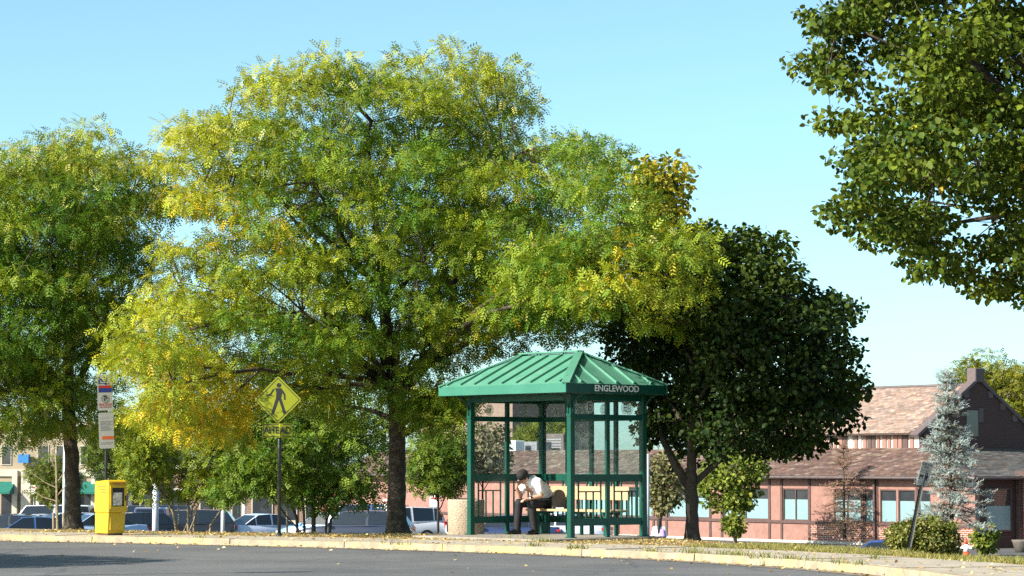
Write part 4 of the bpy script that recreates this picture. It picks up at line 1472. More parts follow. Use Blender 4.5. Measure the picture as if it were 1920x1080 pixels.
# ------------------------------------------------------------------ lot furniture
def lot_pole(label, x, y_top, Y, r, m, name='lamp_post', cat='post', head=False, z=None):
    X = (x - 960) / F * Y
    z = float(ground_z(X, Y)) if z is None else z
    p = thing(name, label, cat, V((X, Y, z)))
    top = at(x, y_top, Y).z - z
    MB().tube([(0, 0, 0), (0, 0, top)], [r, r * .85], 12).build('shaft', m, p, smooth=True)
    MB().lathe([(r * 1.8, 0), (r * 1.7, .12), (r * 1.1, .2)], n=14).build('base', m, p)
    if head:
        MB().lathe([(r, top), (r * 1.6, top + .05), (r * 1.4, top + .2), (r * .4, top + .28)], n=14).build('cap', m, p, smooth=True)
    return p
M['pale_metal'] = mat('pale_metal', (0.52, 0.55, 0.60), 0.4, 0.08, 3)
lot_pole('thick pale metal post right of the yellow newspaper box', 294, 878, 100, .13, M['pale_metal'], 'bollard_post', 'post', True)
lot_pole('thin pale post left of the big left trunk', 123, 830, 104, .07, M['pale_metal'], 'light_pole', 'post')
lot_pole('pale grey pipe post at the right end of the shelter', 1213, 851, 60, .055, M['pale_metal'], 'pipe_post', 'post', z=-0.9)
lot_pole('thin dark post behind the bus stop sign', 186, 800, 110, .14, M['dark_metal'], 'utility_pole', 'post')
lot_pole('grey post left of the silver blue sedan', 420, 930, 104, .09, M['sign_grey'], 'post', 'post')
lot_pole('white short post behind the silver blue sedan', 459, 930, 128, .09, M['white'], 'post', 'post')
# parking notice in front of the brick wall
def lot_sign(label, x, y0, y1, w_, Y, pt):
    X = (x - 960) / F * Y
    z = float(ground_z(X, Y))
    p = thing('parking_sign', label, 'sign', V((X, Y, z)), R(-20))
    zt, zl = at(x, y0, Y).z - z, at(x, y1, Y).z - z
    MB().tube([(0, .03, 0), (0, .03, zt - .05)], .03, 8).build('post', M['sign_grey'], p)
    pn = plate(MB(), w_, zt - zl, .01, .04).build('panel', M['white'], p)
    pn.location = (0, 0, (zt + zl) / 2)
    flat(rect(-w_ * .35, w_ * .35, (zt - zl) * .1, (zt - zl) * .3), 'text_block', M['sign_red'], pn)
    for k in range(3):
        flat(rect(-w_ * .35, w_ * .3, -(zt - zl) * (.05 + .12 * k), -(zt - zl) * (.0 + .12 * k)), 'text_line', M['sign_text'], pn)
lot_sign('white parking notice before the brick wall, right of the main trunk', 814, 928, 950, .42, 120, 0)
lot_sign('white notice left of the main trunk near the hooded person', 725, 936, 954, .34, 121, 0)
lot_sign('small white notice low beside the left trunk near the pale facade', 66, 910, 926, .3, 138, 0)

# cone on the car park edge
cz = at(1808, 1010, 85.0).z
cgz = float(ground_z((1808 - 960) / F * 85, 85.0))
M['orange'] = mat('cone_orange', (0.62, 0.06, 0.02), 0.5, 0.08)
cn = thing('traffic_cone', 'orange cone with white collars beside the small green shrub', 'cone', V(((1808 - 960) / F * 85, 85.0, cgz)))
h = cz - cgz
MB().box(-.18, .18, -.18, .18, 0, .04).build('base', M['black'], cn, bevel=.01)
MB().lathe([(.135, .04), (.095, h * .55)], n=20).build('lower_cone', M['orange'], cn, smooth=True)
MB().lathe([(.097, h * .552), (.06, h * .8)], n=20).build('collar', M['white'], cn, smooth=True)
MB().lathe([(.058, h * .802), (.03, h)], n=20).build('upper_cone', M['orange'], cn, smooth=True)

# ------------------------------------------------------------------ low pink building with slate roofs
M['pink'] = mat('pink_boards', (0.25, 0.13, 0.105), 0.8, 0.12, 3.0, 0.1, 12, second=(0.29, 0.17, 0.14), second_at=(0.5, 0.75), second_scale=2)
M['batten'] = mat('brown_batten', (0.085, 0.05, 0.045), 0.7, 0.15, 4)
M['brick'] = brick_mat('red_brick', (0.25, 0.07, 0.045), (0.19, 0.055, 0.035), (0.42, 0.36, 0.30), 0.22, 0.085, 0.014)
M['brick_dark'] = brick_mat('shade_toned_brick', (0.07, 0.026, 0.02), (0.05, 0.02, 0.018), (0.08, 0.06, 0.05), 0.22, 0.085, 0.010)  # brick colour darkened to carry the shade on gable and side wall
M['plinth'] = mat('white_plinth', (0.50, 0.48, 0.43), 0.8, 0.1, 2)
M['frost'] = mat('frosted_glass', (0.19, 0.30, 0.315), 0.3, 0.06, 1.5, spec=0.5)
M['win'] = mat('window_glass', (0.03, 0.035, 0.04), 0.06, 0.3, 1.0, spec=0.7)
M['coping'] = mat('stone_coping', (0.11, 0.085, 0.085), 0.85, 0.15, 4)
M['slate'] = attr_mat('slate', 0.75, 0.18, 5, 0.3)
M['slate_bed'] = mat('roof_boards', (0.10, 0.07, 0.06), 0.9, 0.2, 4)
M['gutter_dark'] = mat('gutter_metal', (0.09, 0.07, 0.07), 0.6, 0.2, 4)
M['grey_unit'] = mat('grey_unit', (0.22, 0.22, 0.24), 0.6, 0.15, 3)

BU = V((0.6, -0.8, 0)); BN = V((0.8, 0.6, 0))
BO = V((18.47, 103.1, -2.12))
bld = thing('low_building', 'low pink and brick building with brown slate roofs and frosted windows', 'building', BO, math.atan2(-0.8, 0.6))
CAMP = V((0, 0, CAM_Z))
def wpx(x, y, plane_y=0.0):
    d = ray(x, y)
    t = (BO + BN * plane_y - CAMP).dot(BN) / d.dot(BN)
    P = CAMP + d * t
    return (P - BO).dot(BU), P.z - BO.z
ZS = wpx(1490, 976)[1]      # sill
ZH = wpx(1490, 916)[1]      # window head
ZW = wpx(1500, 893)[1]      # wall head
XL = -46.0
part_box('upper_wall', M['pink'], bld, XL, -0.0, 0.0, 0.25, ZH, ZW + .05)
XB = wpx(1517, 990)[0]
part_box('lower_wall', M['pink'], bld, XL, XB - .002, 0.0, 0.25, -0.6, ZS)
part_box('brick_base', M['brick'], bld, XB, 0.0, -0.01, 0.25, -0.6, ZS)
part_box('plinth', M['plinth'], bld, XL, 0.02, -0.10, -0.012, -0.6, 0.14, .01)
part_box('sill', M['batten'], bld, XL, 0.0, -0.06, -0.012, ZS - .12, ZS, .004)
wins = [(1005, 1062), (1085, 1140), (1162, 1226), (1252, 1330), (1356, 1441), (1468, 1516), (1563, 1615), (1619, 1643), (1650, 1681), (1684, 1716), (1722, 1745)]
xe = [(wpx(a, 950)[0], wpx(b, 950)[0]) for a, b in wins]
prev = XL
for (a, b) in xe + [(-0.0, None)]:
    if a - prev > 0.02:
        part_box('pier', M['pink'], bld, prev, a, 0.001, 0.25, ZS, ZH)
    if b is None: break
    prev = b
for i, (a, b) in enumerate(xe):
    mb = MB()
    f = .05
    mb.box(a, a + f, 0.02, .12, ZS, ZH).box(b - f, b, 0.02, .12, ZS, ZH).box(a + f, b - f, .02, .12, ZS, ZS + f).box(a + f, b - f, .02, .12, ZH - f, ZH)
    wn_ = mb.build('window', M['batten'], bld)
    zf = ZS + (ZH - ZS) * .66
    nb = 1 if b - a < 1.6 else 2
    for k in range(nb):
        c0 = a + f + (b - a - 2 * f) * k / nb; c1 = a + f + (b - a - 2 * f) * (k + 1) / nb - (.05 if k < nb - 1 else 0)
        part_box('frosted_pane', M['frost'], wn_, c0, c1, .07, .085, ZS + f, zf)
        part_box('clear_pane', M['win'], wn_, c0, c1, .07, .085, zf + .002, ZH - f)
        if k < nb - 1:
            part_box('glazing_bar', M['batten'], wn_, c1, c1 + .05, .02, .12, ZS + f, ZH - f)
for x in (1226, 1250, 1332, 1354, 1443, 1466, 1518, 1617, 1645, 1720, 1160, 1083, 1142, 1003, 1064):
    xx = wpx(x, 950)[0]
    part_box('batten', M['batten'], bld, xx - .07, xx + .07, -.04, -.0135, 0.141, ZW - .02, .004)
part_box('downpipe', M['batten'], bld, wpx(1643, 950)[0] - .05, wpx(1643, 950)[0] + .05, -.16, -.062, 0.142, ZW - .03, .01)

# roof planes
zE = ZW + 0.02
zT = zE + 1.18
def roof_plane(name, q, m, thick=.08):
    q = [V(p) for p in q]
    n = (q[1] - q[0]).cross(q[2] - q[0]).normalized()
    if n.z < 0:
        q = q[::-1]; n = -n
    k = len(q)
    return MB().add(q + [p - n * thick for p in q], [tuple(range(k)), tuple(range(2 * k - 1, k - 1, -1))] + [(i, k + i, k + (i + 1) % k, (i + 1) % k) for i in range(k)]).build(name, m, bld), n
GXP, YEF = -4.9, 2.0
r1, n1 = roof_plane('front_roof', [(XL, -.45, zE), (.45, -.45, zE), (GXP, YEF, zT), (XL, YEF, zT)], M['slate_bed'])
r2, n2 = roof_plane('side_roof', [(.45, -.45, zE), (.45, 9.5, zE), (GXP, 9.5, zT), (GXP, YEF, zT)], M['slate_bed'])
zU0 = zT + .62
zU1 = CAM_Z + (HORIZON - 724) / F * 111 - BO.z
YR = 5.2
XUL = -19.0
r3, n3 = roof_plane('upper_roof', [(XUL, 1.65, zU0), (GXP, 1.65, zU0), (GXP, YR, zU1), (XUL, YR, zU1)], M['slate_bed'])
roof_plane('rear_roof', [(XUL, 8.75, zU0), (GXP, 8.75, zU0), (GXP, YR, zU1), (XUL, YR, zU1)], M['slate_bed'])

def tiles(origin, du, dv, nu, nv, uw, vh, n, pal, inside, singles=0, parent=None, scale=0.5):
    """courses of slates: du along the eave, dv up the slope; returns one mesh, or singles as objects"""
    mb = MB()
    du, dv, n = V(du).normalized(), V(dv).normalized(), V(n)
    cnt = 0
    for j in range(nv):
        sh_ = (j % 2) * .5
        for i in range(-1, nu + 1):
            u0 = (i + sh_) * uw; v0 = j * vh
            if not inside(u0 + uw / 2, v0 + vh * .5): continue
            c = random.choice(pal)
            k = random.uniform(.82, 1.18)
            g_ = sum(c) / 3
            col = tuple((x * .72 + g_ * .28) * k * scale for x in c)
            lift = random.uniform(.018, .032)
            p = V(origin) + du * (u0 + .004) + dv * v0
            a = [p + n * lift, p + du * (uw - .008) + n * (lift + random.uniform(-.004, .006)), p + du * (uw - .008) + dv * (vh * 1.25) + n * .006, p + dv * (vh * 1.25) + n * .006]
            b = [a[0] - n * .016, a[1] - n * .016]
            t = mb if cnt >= singles else MB()
            t.col = col
            t.add(a + b, [(0, 1, 2, 3), (4, 5, 1, 0), (4, 0, 3), (5, 2, 1)])
            if cnt < singles:
                t.build('slate', M['slate'], parent)
            cnt += 1
    return mb

brown = [(.25, .125, .09), (.29, .15, .10), (.22, .115, .09), (.33, .18, .12), (.20, .12, .10), (.30, .17, .13), (.27, .15, .12), (.42, .30, .22)]
tan = [(.46, .28, .19), (.52, .34, .23), (.42, .25, .17), (.50, .30, .22), (.40, .27, .21), (.55, .38, .27), (.45, .31, .25), (.36, .24, .19)]
grey = [(.21, .19, .17), (.24, .22, .19), (.19, .175, .16), (.26, .22, .18), (.22, .16, .12), (.25, .24, .22)]
sv = V((0, YEF + .45, zT - zE)).length
tl = tiles((XL, -.45, zE), (1, 0, 0), (0, YEF + .45, zT - zE), int((.45 - XL) / .3) + 1, int(sv / .15), .3, .15, n1, brown,
           lambda u, v: u < (.45 - XL) - (v / sv) * (.45 - GXP) - .05 and u > 0)
o = tl.build('slates', M['slate'], r1); o['kind'] = 'stuff'
sv2 = V((0, YR - 1.65, zU1 - zU0)).length
tl = tiles((XUL, 1.65, zU0), (1, 0, 0), (0, YR - 1.65, zU1 - zU0), int((GXP - XUL) / .3), int(sv2 / .15), .3, .15, n3, tan, lambda u, v: 0 < u < GXP - XUL - .15, scale=0.66)
o = tl.build('slates', M['slate'], r3); o['kind'] = 'stuff'
sv3 = V((GXP - .45, 0, zT - zE)).length
tl = tiles((.45, -.45, zE), (0, 1, 0), (GXP - .45, 0, zT - zE), int(9.9 / .42), int(sv3 / .24), .42, .24, n2, grey,
           lambda u, v: u > (v / sv3) * (YEF + .45) + .05 and u < 9.8, singles=290, parent=r2)
if tl.f:
    o = tl.build('slates', M['slate'], r2); o['kind'] = 'stuff'
# ridge and hip trims
MB().tube([(XUL, YR, zU1 + .03), (GXP, YR, zU1 + .03)], .07, 8).build('ridge_tile', M['coping'], bld)
MB().bar((.45, -.45, zE + .05), (GXP, YEF, zT + .05), .12, .04).build('hip_tile', M['coping'], bld)
# gutters
MB().tube([(XL, -.5, zE - .06), (.5, -.5, zE - .06)], .06, 8).build('gutter', M['gutter_dark'], bld)
MB().tube([(.5, -.43, zE - .06), (.5, 9.5, zE - .06)], .06, 8).build('gutter', M['gutter_dark'], bld)
part_box('soffit', M['batten'], bld, XL, .42, -.43, -.042, zE - .11, zE - .075)
# clerestory under the upper roof
part_box('clerestory_wall', M['plinth'], bld, XUL, GXP - .02, YEF + .02, YEF + .2, zT - .2, zU0 + .1)
x = GXP - .4
while x > XUL + .3:
    w_ = random.uniform(.14, .3)
    part_box('clerestory_board', random.choice([M['pink'], M['batten'], M['plinth'], M['pink']]), bld, x - w_, x, YEF - .03, YEF + .018, zT - .02, zU0 + .02)
    x -= w_ + random.uniform(.05, .16)
# gable end
gb = [(GXP + .02, 1.9, zT - .3), (GXP + .02, 8.5, zT - .3), (GXP + .02, 8.5, zU0 + .15), (GXP + .02, YR, zU1 + .15), (GXP + .02, 1.9, zU0 + .15)]
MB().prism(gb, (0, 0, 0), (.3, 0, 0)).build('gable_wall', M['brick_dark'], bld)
for (ya, yb_) in ((1.45, YR), (8.95, YR)):
    MB().bar((GXP + .18, ya, zU0 - .12), (GXP + .18, yb_, zU1 + .30), .46, .14).build('coping', M['coping'], bld, bevel=.01)
    for k in range(4):
        t = .2 + .2 * k
        y_ = ya + (yb_ - ya) * t; z_ = zU0 - .12 + (zU1 + .42 - zU0) * t
        MB().box(GXP + .322, GXP + .36, y_ - .14, y_ + .14, z_ - .34, z_ - .06).build('corbel', M['coping'], bld)
part_box('gable_finial', M['coping'], bld, GXP - .08, GXP + .44, YR - .28, YR + .28, zU1 + .12, zU1 + .72, .03)
part_box('gable_window', M['win'], bld, GXP + .322, GXP + .34, YR - .75, YR - .05, zT + .5, zT + 1.6)
part_box('gable_window_frame', M['coping'], bld, GXP + .322, GXP + .37, YR - .0, YR + .25, zT + 1.1, zT + 1.7)
# right-hand side wall with its window, porch and lamp
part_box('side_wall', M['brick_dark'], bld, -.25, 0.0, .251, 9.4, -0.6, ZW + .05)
yw0, yw1 = .55, 2.1
mb = MB(); mb.box(.001, .05, yw0, yw0 + .07, ZS - .3, ZH + .1).box(.001, .05, yw1 - .07, yw1, ZS - .3, ZH + .1).box(.001, .05, yw0 + .07, yw1 - .07, ZH + .03, ZH + .1).box(.001, .05, yw0 + .07, yw1 - .07, ZS - .3, ZS - .23)
wn_ = mb.build('side_window', M['batten'], bld)
part_box('frosted_pane', M['frost'], wn_, .001, .02, yw0 + .071, yw1 - .071, ZS - .229, ZS + .75)
part_box('clear_pane', M['win'], wn_, .001, .02, yw0 + .071, yw1 - .071, ZS + .752, ZH + .029)
part_box('porch_post', M['batten'], bld, .02, .22, 2.35, 2.55, 0.0, zE - .1, .01)
part_box('porch_wall', M['brick'], bld, .02, 1.4, 2.56, 8.4, -0.6, zE - .0)
part_box('porch_beam', M['batten'], bld, .02, 1.5, 2.3, 8.6, zE + .001, zE + .22)
lm = part_box('wall_lamp', M['dark_metal'], bld, 1.402, 1.47, 3.0, 3.12, 1.95, 2.2, .01)
M['lamp'] = emit_mat('lamp_glow', (1.0, 0.55, 0.15), 6.0)
MB().ball((1.5, 3.06, 2.0), .06, .06, .07).build('bulb', M['lamp'], lm)
M['pot'] = mat('shade_toned_pot', (0.13, 0.115, 0.10), 0.9, 0.2, 6)  # pale pot, its colour darkened for the shade it stands in
pot = at(1918, 1030, 99.0)
pt_ = thing('planter_pot', 'round stone planter, toned dark for shade, by the dark brick porch', 'planter', V((pot.x, 99.0, float(ground_z(pot.x, 99.0)))))
MB().lathe([(.28, 0), (.40, .42), (.44, .48), (.40, .5), (.34, .46)], n=24).build('bowl', M['pot'], pt_, smooth=True)
MB().lathe([(.33, .44), (.2, .46), (.03, .465)], n=20).build('soil', M['soil'], pt_)
# pavement along the wall
pv = MB().box(XL, 6.0, -2.4, -.11, -.5, 0.03).build('pavement', M['plinth'], None)
pv.location = BO; pv.rotation_euler = (0, 0, math.atan2(-0.8, 0.6)); pv['kind'] = 'structure'
# flat roof units behind the slates
part_box('flat_roof', M['slate_bed'], bld, XL, XUL - .02, YEF + .01, 9.0, zT - .4, zT - .05)
def unit(label, x0, x1, y0, y1, py, m, dep=1.0):
    a, b = wpx(x0, y1, py), wpx(x1, y0, py)
    u = thing('rooftop_unit', label, 'rooftop unit', BO + BU * ((a[0] + b[0]) / 2) + BN * py + V((0, 0, zT - .05)), math.atan2(-0.8, 0.6))
    hw_ = (b[0] - a[0]) / 2
    h_ = b[1] - (zT - .05)
    MB().box(-hw_, hw_, 0, dep, 0, h_).build('housing', m, u, bevel=.03)
    for k in range(4):
        MB().box(-hw_ * .8, hw_ * .8, -.02, -.003, h_ * (.2 + .15 * k), h_ * (.28 + .15 * k)).build('louvre', M['grey_unit'], u)
unit('grey box unit on the flat roof seen through the middle pane', 972, 1006, 828, 849, 4.0, M['grey_unit'])
unit('pale sheet-metal unit on the flat roof behind the shelter', 1022, 1056, 813, 849, 5.5, M['coping'])
unit('white-topped unit on the flat roof beside the grey box', 955, 966, 826, 846, 3.0, M['white'], .6)
# taller brick block behind
M['tan_brick'] = brick_mat('tan_brick', (0.27, 0.165, 0.125), (0.23, 0.14, 0.11), (0.27, 0.22, 0.18), 0.3, 0.09, .012)
tb = at(961, 800, 150.0)
tw = thing('brick_tower', 'tan brick block rising behind the shelter and flat roof', 'building', V((tb.x, 150.0, -2.9)), math.atan2(-0.8, 0.6))
MB().box(-9.5, 0, 0, 6, 0, at(961, 752, 150).z + 2.9).build('wall', M['tan_brick'], tw)
zc_ = at(961, 752, 150).z + 2.9
MB().box(-9.6, .1, -.1, 6.1, zc_, zc_ + .15).build('parapet', M['coping'], tw)
for k in range(3):
    x = -8 + k * 2.6
    f_ = MB().box(x, x + 1.0, -.05, -.003, 3.4, 4.9).build('window', M['batten'], tw)
    MB().box(x + .08, x + .92, -.065, -.052, 3.48, 4.82).build('pane', M['win'], f_)

# ------------------------------------------------------------------ brick annex behind the main trunk
M['brick_band'] = brick_mat('banded_brick', (0.26, 0.055, 0.035), (0.22, 0.05, 0.03), (0.46, 0.38, 0.31), 1.6, 0.15, .028)
AO = at(985, 960, 139.0); AO.z = -3.05
an = thing('brick_annex', 'red brick annex with pale courses behind the silver people carrier', 'building', AO, R(-24))
aw = 13.0
ztop = at(800, 900, 142).z - AO.z
MB().box(-aw, 0, 0, 5, 0, ztop).build('wall', M['brick_band'], an)
MB().box(-aw - .15, .15, -.25, 5.2, ztop + .001, ztop + .25).build('roof_edge', M['coping'], an)
MB().box(-aw, 0, -.06, -.003, 1.05, 1.25).build('stone_band', M['plinth'], an)
dfr = MB().box(-2.75, -.75, -.08, -.003, 0, 3.05).build('garage_door', M['white'], an)
for k in range(5):
    MB().box(-2.68, -.82, -.1, -.082, .08 + k * .59, .62 + k * .59).build('door_panel', M['white'], dfr)

# ------------------------------------------------------------------ pale shop row on the left
M['beige'] = mat('beige_render', (0.32, 0.26, 0.18), 0.85, 0.12, 1.2, 0.1, 10)
M['pale_stone'] = mat('pale_stone', (0.45, 0.41, 0.34), 0.8, 0.1, 2)
M['awning'] = mat('green_awning', (0.01, 0.13, 0.095), 0.8, 0.12, 4)
M['sign_sky'] = mat('shop_sign_blue', (0.03, 0.17, 0.40), 0.5, 0.1, 6)
M['dull_brick'] = brick_mat('dull_brick', (0.20, 0.115, 0.08), (0.17, 0.095, 0.07), (0.27, 0.22, 0.18), 0.4, 0.1, .012)
SO = at(-60, 960, 156.0); SO.z = -3.25
su = V((math.cos(R(-6)), math.sin(R(-6)), 0)); sn_ = V((-su.y, su.x, 0))
shp = thing('shop_row', 'pale two-storey shop row with columns, dark shopfronts and green awnings', 'building', SO, R(-6))
def spx(x, y):
    d = ray(x, y)
    t = (SO - CAMP).dot(sn_) / d.dot(sn_)
    P = CAMP + d * t
    return (P - SO).dot(su), P.z - SO.z
zt2 = spx(100, 800)[1]
xr = spx(660, 950)[0]
xl_ = spx(300, 950)[0]
MB().box(-6, xl_, 0, 8, 0, zt2).build('wall', M['beige'], shp)
zt3 = spx(500, 880)[1]
MB().box(xl_ + .002, xr, .3, 8, 0, zt3).build('wall', M['dull_brick'], shp)
MB().box(-6.2, xl_ + .2, -.3, 8.2, zt2 + .002, zt2 + .35).build('cornice', M['pale_stone'], shp)
MB().box(xl_ + .22, xr + .2, .05, 8.2, zt3 + .002, zt3 + .25).build('cornice', M['pale_stone'], shp)
MB().box(-6, xl_, -.12, -.003, spx(100, 893)[1], spx(100, 880)[1]).build('string_course', M['pale_stone'], shp)
def sbox(name, m, x0, x1, y0, y1, d0=-.05, d1=-.003, parent=None, base=False):
    a, b = spx(x0, y1), spx(x1, y0)
    return MB().box(a[0], b[0], d0, d1, 0.0 if base else a[1], b[1]).build(name, m, parent or shp, bevel=.0)
for (x0, x1) in ((2, 24), (82, 112), (116, 130), (152, 172), (205, 240), (252, 285)):
    f_ = sbox('shopfront', M['batten'], x0, x1, 908, 985, -.06, -.003, base=True)
    sbox('pane', M['win'], x0 + 1.5, x1 - 1.5, 912, 975, -.08, -.062, f_)
for (x0, x1) in ((25, 36), (42, 61), (70, 77), (132, 146), (173, 186), (242, 250), (288, 298)):
    sbox('column', M['pale_stone'], x0, x1, 882, 985, -.4, -.125, base=True)
for (x0, x1) in ((0, 30), (158, 190), (206, 240)):
    a, b = spx(x0, 922), spx(x1, 903)
    MB().prism([(a[0], -.13, b[1]), (a[0], -1.3, a[1]), (a[0], -1.3, a[1] - .12), (a[0], -.13, a[1] - .12)], (0, 0, 0), (b[0] - a[0], 0, 0)).build('awning', M['awning'], shp)
for (x0, x1, y0, y1) in ((2, 22, 835, 872), (70, 92, 835, 872), (104, 126, 835, 872), (150, 172, 835, 872), (200, 222, 835, 872), (240, 262, 835, 872)):
    f_ = sbox('upper_window', M['pale_stone'], x0, x1, y0, y1)
    sbox('pane', M['win'], x0 + 2, x1 - 2, y0 + 2, y1 - 2, -.07, -.052, f_)
sbox('shop_sign', M['sign_sky'], 38, 58, 852, 868, -.5, -.13)
for (x0, x1) in ((318, 352), (372, 400), (432, 452), (470, 510), (520, 556), (570, 600), (610, 640)):
    f_ = sbox('shopfront', M['pale_stone'], x0, x1, 915, 985, .22, .297, base=True)
    sbox('pane', M['win'], x0 + 2, x1 - 2, 920, 975, .2, .218, f_)

# ------------------------------------------------------------------ vegetation tools
def frond_template(pairs=6, leaf_l=0.30, leaf_w=0.13, droop=0.25):
    v, f = [], []
    for i in range(pairs):
        u = (i + 0.6) / (pairs + 0.1)
        z = -droop * u * u
        sc = 1.0 - 0.45 * abs(u - 0.45)
        for s_ in (1, -1):
            a = R(52)
            dx, dy = math.cos(a), math.sin(a) * s_
            l, w_ = leaf_l * sc, leaf_w * sc
            b = len(v)
            base = np.array([u, 0, z]); d = np.array([dx, dy, -0.18]); nrm = np.array([-dy, dx, 0.0])
            v += [base, base + d * l * .5 + nrm * w_ * .5, base + d * l, base + d * l * .5 - nrm * w_ * .5]
            f.append((b, b + 1, b + 2, b + 3))
    return np.array(v), np.array(f)

def broad_template():
    v = np.array([(0, 0, 0), (.28, .40, .06), (.68, .33, .03), (1.0, 0, -.10), (.68, -.33, .03), (.28, -.40, .06)], float)
    f = np.array([(0, 3, 2, 1), (0, 5, 4, 3)])
    return v, f

def brush_template(n=12, ln=.30, w_=.035):
    v, f = [], []
    for i in range(n):
        u = (i + .3) / n
        a = 2.4 * i
        d = np.array([.75, .66 * math.cos(a), .66 * math.sin(a)])
        sd = np.array([0, -math.sin(a), math.cos(a)])
        p = np.array([u, 0, 0])
        b = len(v)
        v += [p - sd * w_, p + sd * w_, p + d * ln + sd * w_ * .3, p + d * ln - sd * w_ * .3]
        f.append((b, b + 1, b + 2, b + 3))
    return np.array(v), np.array(f)

FROND = frond_template(4, .40, .155, .25)
FROND_S = frond_template(3, .46, .27, .2)
BROAD = broad_template()
BRUSH = brush_template()

def unit_rows(a):
    return a / np.maximum(np.linalg.norm(a, axis=1, keepdims=True), 1e-6)

def scatter(tmpl, P, D, U, S, col):
    """one mesh's worth of copies of a small template"""
    tv, tf = tmpl
    D = unit_rows(D)
    side = unit_rows(np.cross(U, D))
    N = np.cross(D, side)
    vv = P[:, None, :] + S[:, None, None] * (tv[None, :, 0:1] * D[:, None, :] + tv[None, :, 1:2] * side[:, None, :] + tv[None, :, 2:3] * N[:, None, :])
    n, k = len(P), len(tv)
    ff = (tf[None, :, :] + (np.arange(n) * k)[:, None, None]).reshape(-1, tf.shape[1])
    cc = np.repeat(col, k, axis=0)
    return vv.reshape(-1, 3), ff, cc

def merge(chunks):
    vs_, fs_, cs_ = [], [], []
    b = 0
    for v, f, c in chunks:
        vs_.append(v); fs_.append(f + b); cs_.append(c)
        b += len(v)
    return np.concatenate(vs_), np.concatenate(fs_), np.concatenate(cs_)

def in_poly(pts, poly):
    x, y = pts[:, 0], pts[:, 1]
    inside = np.zeros(len(pts), bool)
    n = len(poly)
    j = n - 1
    for i in range(n):
        xi, yi = poly[i]; xj, yj = poly[j]
        c = ((yi > y) != (yj > y)) & (x < (xj - xi) * (y - yi) / (yj - yi + 1e-9) + xi)
        inside ^= c
        j = i
    return inside

def edge_dist(pts, poly):
    d = np.full(len(pts), 1e9)
    n = len(poly)
    for i in range(n):
        a = np.array(poly[i], float); b = np.array(poly[(i + 1) % n], float)
        ab = b - a
        t = np.clip(((pts - a) @ ab) / (ab @ ab), 0, 1)
        q = a + t[:, None] * ab
        d = np.minimum(d, np.linalg.norm(pts - q, axis=1))
    return d

def clumps(poly, Y0, half_depth, n, spacing, edge_m, holes=(), seed=1, shrink=0.0, shell=0.5, shift=None):
    """positions spread through the crown's volume; the outline gives width and height, half_depth its thickness"""
    rg = np.random.default_rng(seed)
    poly = [tuple(p) for p in poly]
    xs = [p[0] for p in poly]; ys = [p[1] for p in poly]
    ppm = F / Y0
    out, pix = [], []
    tries = 0
    while len(out) < n and tries < 60:
        tries += 1
        q = np.stack([rg.uniform(min(xs), max(xs), 600), rg.uniform(min(ys), max(ys), 600)], 1)
        q = q[in_poly(q, poly)]
        if not len(q): continue
        d = edge_dist(q, poly) / ppm
        for (p, dd) in zip(q, d):
            if dd < shrink: continue
            bad = False
            for (hx, hy, hr) in holes:
                if (p[0] - hx) ** 2 + (p[1] - hy) ** 2 < hr * hr: bad = True
            if bad: continue
            t = min(dd / edge_m, 1.0)
            m = half_depth * math.sqrt(max(0, 1 - (1 - t) ** 2))
            o_ = rg.choice([-1, 1]) * m * rg.random() ** shell
            c = at(p[0], p[1], Y0 + (shift(p[0], p[1]) if shift else 0.0))
            c = np.array([c.x, c.y + o_, c.z])
            if out and np.min(np.linalg.norm(np.array(out) - c, axis=1)) < spacing: continue
            out.append(c); pix.append((p[0], p[1], o_, dd))
            if len(out) >= n: break
    return np.array(out), np.array(pix)

def kmeans(P, k, seed=0):
    rg = np.random.default_rng(seed)
    cen = P[rg.choice(len(P), k, replace=False)]
    for _ in range(8):
        lab = np.argmin(np.linalg.norm(P[:, None] - cen[None], axis=2), axis=1)
        for i in range(k):
            if (lab == i).any(): cen[i] = P[lab == i].mean(0)
    return cen, lab

def bez(a, b, c, n):
    return [a * (1 - t) ** 2 + b * 2 * t * (1 - t) + c * t * t for t in np.linspace(0, 1, n)]

def branches(mb, trunk, tr, P, k, seed, r_limb=.09, r_tw=.02, wob=.12, lo=0.35):
    """limbs from the trunk line to groups of clumps, and twigs from the limbs to every clump"""
    rg = np.random.default_rng(seed)
    cen, lab = kmeans(P, k, seed)
    T = np.array([list(p) for p in trunk], float)
    zt = T[:, 2]
    for i in range(k):
        c = cen[i]
        grp = P[lab == i]
        if not len(grp): continue
        horiz = np.linalg.norm(c[:2] - T[-1][:2])
        z0 = np.clip(c[2] - 0.75 * horiz - 0.5, zt[0] + (zt[-1] - zt[0]) * lo, zt[-1])
        start = np.array([np.interp(z0, zt, T[:, 0]), np.interp(z0, zt, T[:, 1]), z0])
        mid = start * .5 + c * .5 + np.array([0, 0, .12 * horiz]) + rg.normal(0, wob, 3)
        path = bez(start, mid, c, 9)
        path = [p + (rg.normal(0, wob * .25, 3) if 0 < j < 8 else 0) for j, p in enumerate(path)]
        r0 = r_limb * (.7 + .5 * min(len(grp) / 18, 1.5))
        mb.tube([Vector(p) for p in path], list(np.linspace(r0, r0 * .3, 9)), 7)
        for g_ in grp:
            j = int(np.argmin([np.linalg.norm(q - g_) for q in path])) if rg.random() < .7 else int(rg.integers(5, 9))
            a = path[j]
            m_ = a * .5 + g_ * .5 + np.array([0, 0, .06]) + rg.normal(0, wob * .6, 3)
            mb.tube([Vector(p) for p in bez(a, m_, g_, 5)], list(np.linspace(r_tw * 1.3, r_tw * .35, 5)), 5, caps=False)

